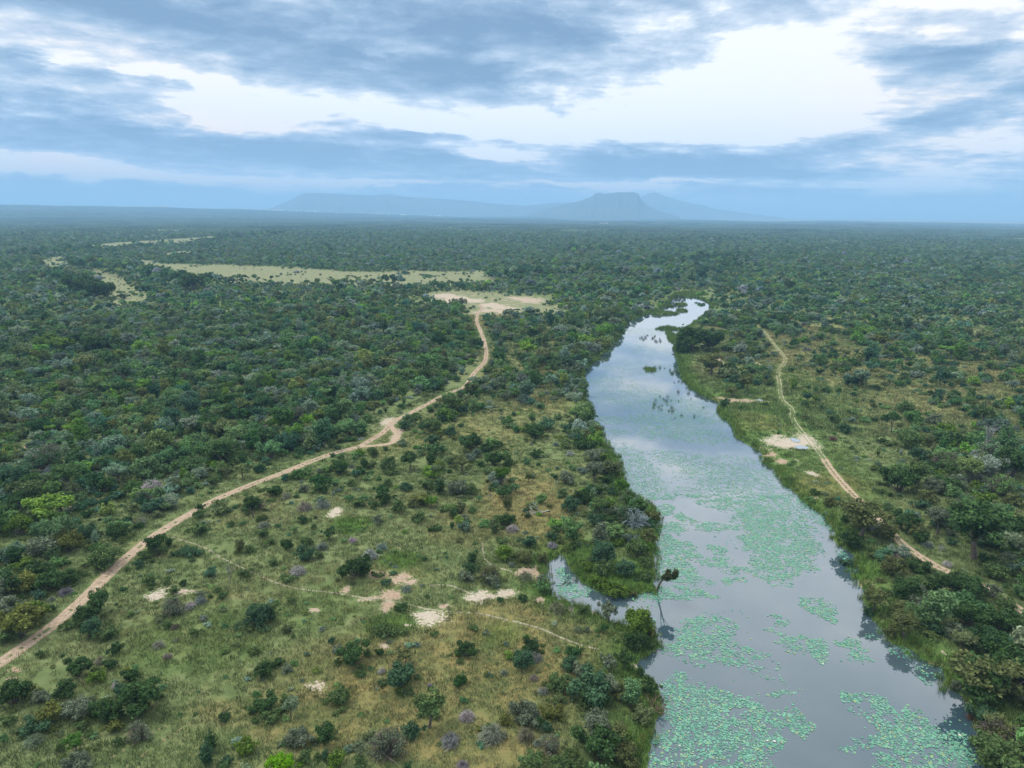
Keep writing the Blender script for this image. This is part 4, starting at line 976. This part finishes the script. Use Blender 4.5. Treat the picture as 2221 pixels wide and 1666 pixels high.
SN = {'D': 'bush', 'T': 'tree', 'U': 'flat-topped tree', 'V': 'upright bush', 'F': 'low spreading bush', 'C': 'dense round bush', 'G': 'feathery thorn bush', 'm': 'dead bush', 't': 'bare dead tree', 'f': 'fallen dead tree'}
def base_label(p):
    sz = 'large ' if p['pw'] > 54 else 'small ' if p['pw'] < 27 else ''
    cands = [l for l in LAND if math.hypot(l[1] - p['px'], l[2] - p['py']) > 8]
    l = min(cands, key=lambda l: math.hypot((l[1] - p['px']), (l[2] - p['py']) * 1.4)); dx, dy = p['px'] - l[1], p['py'] - l[2]
    ang_ = math.degrees(math.atan2(-dy, dx)) % 360
    rel = ['right of', 'above right of', 'above', 'above left of', 'left of', 'below left of', 'below', 'below right of'][int((ang_ + 22.5) // 45) % 8]
    return sz + CN[p['col']] + ' ' + SN[p['sh']], rel, l
ORD = ['', 'second ', 'third ', 'fourth ', 'fifth ', 'sixth ', 'seventh ', 'eighth ', 'ninth ', 'tenth ', 'eleventh ', 'twelfth ']
groups = {}
for p in sorted(singles + dead_hand, key=lambda p: -p['hand']):
    what, rel, l = base_label(p); groups.setdefault((what, rel, l[0]), []).append((math.hypot(p['px'] - l[1], p['py'] - l[2]), p))
over = set()
for key_, L_ in groups.items():
    L_.sort(key=lambda t: t[0])
    if len(L_) > 11: over |= {id(p) for _, p in L_ if not p['hand']}; groups[key_] = [t for t in L_ if t[1]['hand']][:12]
singles = [p for p in singles if id(p) not in over]; dead_hand = [p for p in dead_hand if id(p) not in over]
for (what, rel, ln), L_ in groups.items():
    L_.sort(key=lambda t: t[0])
    for q, (_, p) in enumerate(L_):
        p['label'] = what + ' ' + rel + ' ' + ln if len(L_) == 1 else (('nearest ' if q == 0 else ORD[min(q, 11)] + 'nearest ') + what + ' ' + rel + ' ' + ln)

for p in singles + dead_hand:
    for wd in ('small ', 'large ', 'bare ', 'the '):
        if len(p['label'].replace('-', ' ').split()) > 16: p['label'] = p['label'].replace(wd, '', 1)

# ------------------------------------------------------------------ build the single plants
def bark_trunk(me, parent): return link("trunk", me, parent)
KN = {'T': 'tree', 'U': 'tree', 'V': 'shrub', 'D': 'shrub', 'F': 'shrub', 'C': 'shrub', 'G': 'thorn_bush'}
for p in singles:
    sh = p['sh']; cm, tm = random.choice(NEAR[sh])
    z = float(land_z(np.array([p['x']]), np.array([p['y']]))[0]) - .04
    big = sh in 'TU' or p['w'] > 6.5
    root = bpy.data.objects.new('tree' if big else KN[sh], None); COL.objects.link(root)
    root.empty_display_size = 0.5
    root.location = (p['x'], p['y'], z); root.rotation_euler = (0, 0, random.uniform(0, 6.28))
    s = p['w'] * 1.02; root.scale = (s * random.uniform(.92, 1.08), s * random.uniform(.92, 1.08), s * random.uniform(.85, 1.05) * (.85 if sh == 'T' and p['w'] > 7 else 1))
    tag(root, p['label'], 'tree' if big else 'bush', 'trees and bushes standing on the savanna and river banks')
    bark_trunk(tm, root)
    cr = link("crown", cm, root)
    c = np.array(p.get('rgb', PAL[p['col']])) * (random.uniform(.85, 1.2) if p['hand'] else 1)
    cr['tint'] = [float(v) for v in c]
for p in dead_hand:
    kd = {'m': 'mound', 't': 'tree', 'f': 'fallen'}.get(p['sh'], 'mound'); me = random.choice(TWIG[kd])
    z = float(land_z(np.array([p['x']]), np.array([p['y']]))[0]) - .02
    o = link({'mound': 'dead_bush', 'tree': 'dead_tree', 'fallen': 'fallen_tree'}[kd], me, None, (p['x'], p['y'], z), (0, 0, random.uniform(0, 6.28)))
    s = p['w'] * 1.1; o.scale = (s, s, s * (1.15 if kd == 'tree' else 1.0))
    if p['px'] == 1411: o.rotation_euler = (0, 0, 0.0)
    o['tint'] = [float(v) * random.uniform(.85, 1.15) for v in PAL[p['col'] if p['col'] in PAL else 'k']]
    tag(o, p['label'], {'mound': 'dead bush', 'tree': 'dead tree', 'fallen': 'fallen tree'}[kd], 'dead grey bushes and bare trees')

# the tree leaning out from the tip of the peninsula
bx, by = g2(1424, 1279, -0.9); cxw, cyw = g2(1457, 1237, 5.0)
root = bpy.data.objects.new("leaning_tree", None); COL.objects.link(root); root.location = (float(bx), float(by), -0.95)
tag(root, "dark tree with bare trunk leaning over the water from the peninsula tip", "tree")
dx, dy = float(cxw - bx), float(cyw - by)
tv, tf = join([tube([(0, 0, -.2), (dx * .25, dy * .2, 1.8), (dx * .6, dy * .5, 3.6), (dx * .9, dy * .9, 5.2)], [.19, .16, .13, .08]), tube([(dx * .6, dy * .5, 3.6), (dx * 1.25, dy * .7, 4.6)], [.08, .03]), tube([(dx * .45, dy * .35, 2.9), (dx * .2, dy * .9, 4.6), (dx * .3, dy * 1.3, 5.6)], [.09, .06, .03])])
link("trunk", mesh_np("trunk", tv, tf, [M_BARK], smooth=True), root)
v, f, _ = crown_mesh('C', 3000, .045, 777, nclump=16)
o = link("crown", mesh_np("crown", v, f, [M_LEAF]), root, (dx, dy, 3.6), None, (3.3, 3.3, 3.4)); o['tint'] = [.055, .070, .022]
# dark sunken branch in the inlet
bx, by = g2(1222, 1270, WATER_Z)
o = link("fallen_branch", TWIG['fallen'][1], None, (float(bx), float(by), WATER_Z - .05), (0, 0, .2), (3.0, 3.0, 1.6)); o['tint'] = [.03, .03, .03]
tag(o, "black branch lying half sunk in the water of the inlet", "branch")

# ------------------------------------------------------------------ grass and reeds
def add_tufts():
    x, y = cand(0.62, 55, 215); x2, y2 = cand(1.05, 215, 430); big_ = np.r_[np.zeros(len(x)), np.ones(len(x2))]; x, y = np.r_[x, x2], np.r_[y, y2]; z = base_h(x, y); px, py, sl = project(np.stack([x, y, z], 1))
    ok = np.isfinite(sl) & (px > -60) & (px < 2280) & (py < 1760); ok &= rng.random(len(x)) < np.clip(1.35 - np.hypot(x, y) / 235, .12, 1) + .6 * big_; ok &= (big_ < 1) | (density(px, py) < .75)
    x, y, px, py = x[ok], y[ok], px[ok], py[ok]
    sd_ = river_sd(x, y); ok = (sd_ > .25) & (bare_amount(x, y) < .45); x, y, px, py, sd_ = x[ok], y[ok], px[ok], py[ok], sd_[ok]
    ok = np.array([track_dist(a, b_) > -0.35 for a, b_ in zip(x, y)]); x, y, sd_ = x[ok], y[ok], sd_[ok]
    ok = (fbm(x / 3, y / 3, 2) + .35 * rng.random(len(x))) > .45; x, y, sd_ = x[ok], y[ok], sd_[ok]
    n = len(x); st_ = mask_px(x, y, STRAW_W, .9); lu = np.maximum(mask_px(x, y, LUSH_W, .8), 1 - sstep(1, 7, sd_)); v = fbm(x / 5, y / 5, 3)
    g_c, s_c, l_c = np.array([.135, .185, .070]), np.array([.26, .235, .110]), np.array([.10, .19, .035])
    t = np.clip(st_ * .8 + (fbm(x / 28, y / 28, 3) - .50) * 2.0 + rng.normal(0, .22, n), 0, 1)[:, None]
    c = lerp(g_c, s_c, t); c = lerp(c, l_c, lu[:, None] * .8) * (.62 + .8 * v[:, None]) * rng.uniform(.55, 1.45, n)[:, None]
    s = rng.uniform(.6, 1.35, n) * (1 + .4 * lu) * np.where(np.hypot(x, y) > 215, 1.7, 1)
    scatter_object("grass", TUFT, np.stack([x, y, land_z(x, y, sd_)], 1), rng.integers(0, 4, n), rng.uniform(0, 6.28, n), np.stack([s * 1.2, s * 1.2, s], 1), c, label="tufted green and straw coloured grass")
    print("tufts", n)
add_tufts()
def add_reeds():
    x, y = cand(0.8, 70, 600, 0.5); ok = (x > 5) & (x < 260); x, y = x[ok], y[ok]; sd_ = river_sd(x, y)
    n1 = fbm(x / 5, y / 5, 3)
    inis = np.zeros(len(x), bool)
    for (a, b_, c, e) in isl: inis |= np.hypot((x - a) / c, (y - b_) / e) < 1.15
    ok = ((sd_ > -.9 - 1.2 * (n1 - .5)) & (sd_ < 1.6) & (n1 + .25 * rng.random(len(x)) > .52)) | (inis & (sd_ > -1.5) & (rng.random(len(x)) < .6))
    EM = [(1440, 885, 24, 9, .12), (1410, 800, 14, 4, .5), (1448, 868, 30, 10, .05), (1470, 820, 14, 30, .07), (1430, 805, 30, 8, .05), (1468, 900, 40, 14, .04), (1482, 845, 20, 20, .08), (1510, 880, 20, 20, .03), (1340, 1035, 14, 22, .3), (1640, 985, 25, 15, .06), (1460, 645, 20, 8, .3), (1450, 660, 22, 8, .25), (1410, 735, 25, 8, .06)]
    em = np.zeros(len(x)); 
    for e in EM:
        ex_, ey_ = g2(e[0], e[1], WATER_Z); x1, _ = g2(e[0] + e[2], e[1], WATER_Z); _, y1 = g2(e[0], e[1] - e[3], WATER_Z)
        em = np.maximum(em, np.where(np.hypot((x - ex_) / abs(x1 - ex_), (y - ey_) / abs(y1 - ey_)) < 1, e[4], 0))
    em_ok = (sd_ < 0) & (rng.random(len(x)) < em * .6)
    ok |= em_ok
    x, y, sd_, em_ok = x[ok], y[ok], sd_[ok], em_ok[ok]; n = len(x)
    c = np.array([.11, .19, .040]) * rng.uniform(.6, 1.35, n)[:, None] * np.stack([rng.uniform(.8, 1.4, n), np.ones(n), np.ones(n)], 1)
    c = np.where(em_ok[:, None], c * .35, c); s = rng.uniform(.4, .95, n) * (1 + y / 900)
    zz = np.maximum(land_z(x, y, sd_), WATER_Z - .1)
    scatter_object("reeds", REED, np.stack([x, y, zz], 1), rng.integers(0, 3, n), rng.uniform(0, 6.28, n), np.stack([s * 1.1, s * 1.1, s], 1), c, label="bright green reeds and sedge lining the river edge")
    print("reeds", n)
add_reeds()

# ------------------------------------------------------------------ water lilies
PADS = [(1480,1490,45,22,.8),(1520,1535,90,45,.95),(1600,1560,90,50,.95),(1560,1610,115,50,.95),(1470,1640,70,34,.85),(1640,1600,50,40,.9),(1600,1660,66,24,.7),(1430,1500,20,16,.5),(1500,1700,120,40,.7),
 (1525,1382,62,34,.75),(1500,1410,55,25,.75),(1540,1345,28,10,.6),(1613,1418,45,14,.6),(1565,1360,30,12,.4),(1650,1425,16,9,.5),(1655,1460,16,8,.4),(1560,1432,60,14,.5),(1680,1340,18,14,.6),(1690,1378,18,8,.6),
 (1741,1405,52,17,.8),(1770,1412,26,16,.8),(1842,1400,26,16,.8),(1858,1424,20,18,.7),(1769,1314,38,20,.8),(1800,1342,14,10,.6),(1706,1504,38,8,.7),(1728,1566,28,22,.85),(1700,1546,20,8,.5),(1698,1459,8,12,.4),(1662,1464,10,8,.5),
 (1857,1526,24,18,.8),(1905,1524,28,14,.75),(1951,1562,68,28,.8),(1989,1600,78,42,.95),(2040,1638,72,34,.85),(1951,1608,60,26,.85),(1855,1616,40,13,.45),(1976,1651,66,26,.85),(2080,1610,30,30,.4),(2000,1700,90,40,.8),(2110,1640,14,20,.5),
 (1373,1012,44,42,.8),(1398,1052,42,26,.85),(1431,1074,32,10,.8),(1444,1108,22,12,.8),(1457,1146,32,12,.7),(1449,1186,34,24,.85),(1479,1191,38,18,.75),(1474,1242,42,24,.9),(1500,1254,40,18,.85),(1465,1290,40,15,.7),(1525,1292,38,9,.6),
 (1487,1125,15,10,.8),(1538,1143,32,10,.7),(1578,1143,14,5,.6),(1550,1217,33,13,.85),(1555,1192,14,10,.7),(1449,986,70,8,.5),(1500,1001,70,16,.6),(1550,1027,78,24,.8),(1601,1052,78,24,.85),(1626,1080,66,24,.85),(1652,1106,62,22,.85),
 (1656,1140,58,24,.85),(1664,1185,48,32,.9),(1677,1222,52,26,.9),(1550,1090,40,11,.5),(1500,1066,44,11,.5),(1590,1100,40,14,.5),(1700,1140,55,28,.85),(1728,1178,44,28,.8),(1718,1216,46,20,.75),(1673,1245,34,12,.6),(1614,1237,44,9,.5),(1601,1262,36,6,.6),
 (1798,1143,14,12,.5),(1700,1267,24,6,.4),(1745,1110,50,20,.35),(1700,1075,60,20,.45),(1335,912,42,9,.45),(1449,913,90,16,.55),(1474,938,90,18,.6),(1525,951,66,11,.5),(1335,938,34,8,.45),(1340,965,40,6,.3),
 (1380,862,90,24,.35),(1400,800,90,14,.2),(1450,880,86,18,.4),(1520,905,56,18,.4),(1330,830,50,16,.3),(1420,760,60,14,.15),(1400,720,40,8,.2),(1214,1242,18,13,.6),(1242,1280,30,18,.85),(1225,1262,16,8,.4),(1295,1283,14,5,.7),
 (1406,1298,34,12,.65),(1361,1297,26,4,.6),(1640,1030,50,14,.5),(1590,1000,60,12,.35),(1820,1160,20,10,.3),(1840,1215,14,20,.4),(1880,1380,20,8,.25),(1960,1415,30,10,.45),(2010,1450,24,12,.3),(2010,1480,16,14,.3),(1345,995,20,8,.5),(1430,1350,14,8,.3)]
def add_pads():
    PW = []
    for (cx, cy, a, b_, dn) in PADS:
        x0, y0 = g2(cx, cy, WATER_Z); x1, _ = g2(cx + a, cy, WATER_Z); _, y1 = g2(cx, cy - b_, WATER_Z); PW.append((float(x0), float(y0), float(abs(x1 - x0)), float(abs(y1 - y0)), dn))
    pts = []
    for cell, ya, yb in ((.25, 45, 150), (.38, 150, 560)):
        gx, gy = np.meshgrid(np.arange(8, 190, cell), np.arange(ya, yb, cell))
        x = (gx + rng.uniform(-.42, .42, gx.shape) * cell).ravel(); y = (gy + rng.uniform(-.42, .42, gy.shape) * cell).ravel()
        px, py, sl = project(np.stack([x, y, 0 * x + WATER_Z], 1)); ok = (px > 1100) & (px < 2300) & (py < 1740); x, y = x[ok], y[ok]
        den = np.zeros(len(x)); wx, wy = (fbm(x / 2.6, y / 2.6, 3) - .5) * 3.2, (fbm(x / 2.6 + 40, y / 2.6, 3) - .5) * 4.5
        for e in PW:
            q = np.hypot((x + wx - e[0]) / e[2], (y + wy - e[1]) / e[3]); den = np.maximum(den, e[4] * np.clip((1.22 - q) / .4, 0, 1))
        strag = fbm(x / 7 + 5, y / 7, 3)
        den = np.clip(den * (.25 + 1.5 * sstep(.30, .60, fbm(x / 1.1, y / 1.1, 3))), 0, .96) + .03 * (strag > .66)
        ok = (rng.random(len(x)) < den); x, y = x[ok], y[ok]; ok = river_sd(x, y) < -.25; x, y = x[ok], y[ok]
        pts.append(np.stack([x, y, (.075 + .095 * rng.random(len(x)) ** 1.5) * np.where(rng.random(len(x)) < .5, 1.0, 1.25)], 1))
    P = np.vstack(pts); n = len(P); K = 9
    t = np.linspace(.18, 2 * math.pi - .18, K - 1)
    circ = np.vstack([[[0, 0]], np.stack([np.cos(t), np.sin(t)], 1)])           # round leaf with its slit
    def pad_geo(P):
        n = len(P); a = rng.uniform(0, 6.28, n); ca, sa = np.cos(a), np.sin(a)
        X_ = (circ[None, :, 0] * ca[:, None] - circ[None, :, 1] * sa[:, None]) * P[:, 2, None] + P[:, 0, None]
        Y_ = (circ[None, :, 0] * sa[:, None] + circ[None, :, 1] * ca[:, None]) * P[:, 2, None] + P[:, 1, None]
        lift = rng.uniform(.012, .05, n)[:, None]; tilt = rng.normal(0, .06, (n, 2))
        Z_ = WATER_Z + lift + np.abs((X_ - P[:, 0, None]) * tilt[:, :1] + (Y_ - P[:, 1, None]) * tilt[:, 1:])
        return np.stack([X_, Y_, Z_], -1)
    px, py, sl = project(np.stack([P[:, 0], P[:, 1], np.full(n, WATER_Z)], 1))
    size = np.where((py < 1664) & (px < 2219), P[:, 2] / sl, 0); order = np.argsort(-size)
    one, rest = order[:300], order[300:]
    tag(link("lily_pads", mesh_np("lily_pads", pad_geo(P[rest]).reshape(-1, 3), np.arange(len(rest) * K).reshape(-1, K), [M_PAD])), label="drifting mats of small round green lily leaves on the river", kind='stuff')
    # the pads that show largest, one leaf each
    leafs = [mesh_np("lily_pad", np.concatenate([circ * (1, 1 - .1 * q), np.full((K, 1), 0.0)], 1) + np.array([[0, 0, .02 * q]]), np.arange(K).reshape(1, K), [M_PAD]) for q in range(2)]
    for i_ in one:
        o = link("lily_pad", leafs[int(rng.integers(0, 2))], None, (float(P[i_, 0]), float(P[i_, 1]), WATER_Z + float(rng.uniform(.015, .05))), (float(rng.normal(0, .05)), float(rng.normal(0, .05)), float(rng.uniform(0, 6.28))), (float(P[i_, 2]),) * 3)
        tag(o, "round green lily pad floating on the river at the bottom edge of the photo", "lily pad", "largest lily pads in the nearest water")
    print("pads", n)
add_pads()

# ------------------------------------------------------------------ the far settlement
M_WALL, k, b = mat("painted_plaster"); k.put(b.inputs['Base Color'], k.ramp(k.new('ShaderNodeObjectInfo').outputs['Random'], [(0, (.75, .72, .66)), (.5, (.8, .8, .8)), (1, (.55, .42, .34))]))
M_ROOF, k, b = mat("metal_roof"); k.put(b.inputs['Base Color'], k.ramp(k.new('ShaderNodeObjectInfo').outputs['Random'], [(0, (.55, .57, .6)), (.5, (.8, .8, .82)), (.8, (.35, .16, .1)), (1, (.7, .7, .72))])); b.inputs['Roughness'].default_value = .5
hv = np.array([(-1, -.6, -1), (1, -.6, -1), (1, .6, -1), (-1, .6, -1), (-1, -.6, .55), (1, -.6, .55), (1, .6, .55), (-1, .6, .55), (-1, 0, .95), (1, 0, .95)], float)
wallm = mesh_np("wall", hv, [np.array([(0, 1, 5, 4), (1, 2, 6, 5), (2, 3, 7, 6), (3, 0, 4, 7)]), np.array([(4, 8, 7), (5, 6, 9)])], [M_WALL])
rv = np.array([(-1.1, -.72, .50), (1.1, -.72, .50), (1.1, 0, 1.0), (-1.1, 0, 1.0), (-1.1, .72, .50), (1.1, .72, .50), (-1.1, -.72, .43), (1.1, -.72, .43), (-1.1, .72, .43), (1.1, .72, .43)])
roofm = mesh_np("roof", rv, np.array([(0, 1, 2, 3), (3, 2, 5, 4), (6, 7, 1, 0), (4, 5, 9, 8)]), [M_ROOF])
spots = [(random.uniform(240, 960), None) for _ in range(64)]
hp = [(px_, np.interp(px_, [240, 500, 620, 1000], [458, 459, 463, 466]) + random.uniform(-3, 3)) for px_, _ in spots] + [(1303, 486), (1309, 486.5), (1316, 486)]
for q, (a, b_) in enumerate(hp):
    x, y, z = ground(np.array([a], float), np.array([b_], float)); 
    if not (500 < y[0] < 11000): y_ = 8800.0; x = x * 0 + (a - 1110) / FPX * 8800; y = y * 0 + y_; z = base_h(x, y)
    s = random.uniform(7, 12) if q < 64 else 5
    h = bpy.data.objects.new("house", None); COL.objects.link(h); h.location = (float(x[0]), float(y[0]), float(z[0]) + s * .8); h.scale = (s, s, s * .9); h.rotation_euler = (0, 0, random.uniform(-.5, .5))
    link("wall", wallm, h); link("roof", roofm, h)
    tag(h, "tiny pale house in the settlement on the left horizon" if q < 64 else "small white building alone in the far woodland near the centre", "house", "houses of the far settlement" if q < 64 else "white buildings in the far woodland")

# ------------------------------------------------------------------ air
hz = bpy.data.materials.new("air"); hz.use_nodes = True; t = hz.node_tree
for n_ in list(t.nodes): t.nodes.remove(n_)
pv = t.nodes.new('ShaderNodeVolumePrincipled'); ot = t.nodes.new('ShaderNodeOutputMaterial'); t.links.new(pv.outputs[0], ot.inputs['Volume'])
pv.inputs['Color'].default_value = (0.40, 0.68, 1.0, 1); pv.inputs['Density'].default_value = 1.5e-4; pv.inputs['Anisotropy'].default_value = 0.0
a_, z0, z1_ = 36000.0, -60.0, 560.0
hvx = np.array([(sx * a_, sy * a_, zz) for zz in (z0, z1_) for sx, sy in ((-1, -1), (1, -1), (1, 1), (-1, 1))], float)
hb = link("haze", mesh_np("haze", hvx, np.array([(3, 2, 1, 0), (4, 5, 6, 7), (0, 1, 5, 4), (1, 2, 6, 5), (2, 3, 7, 6), (3, 0, 4, 7)]), [hz]))
tag(hb, kind='stuff')
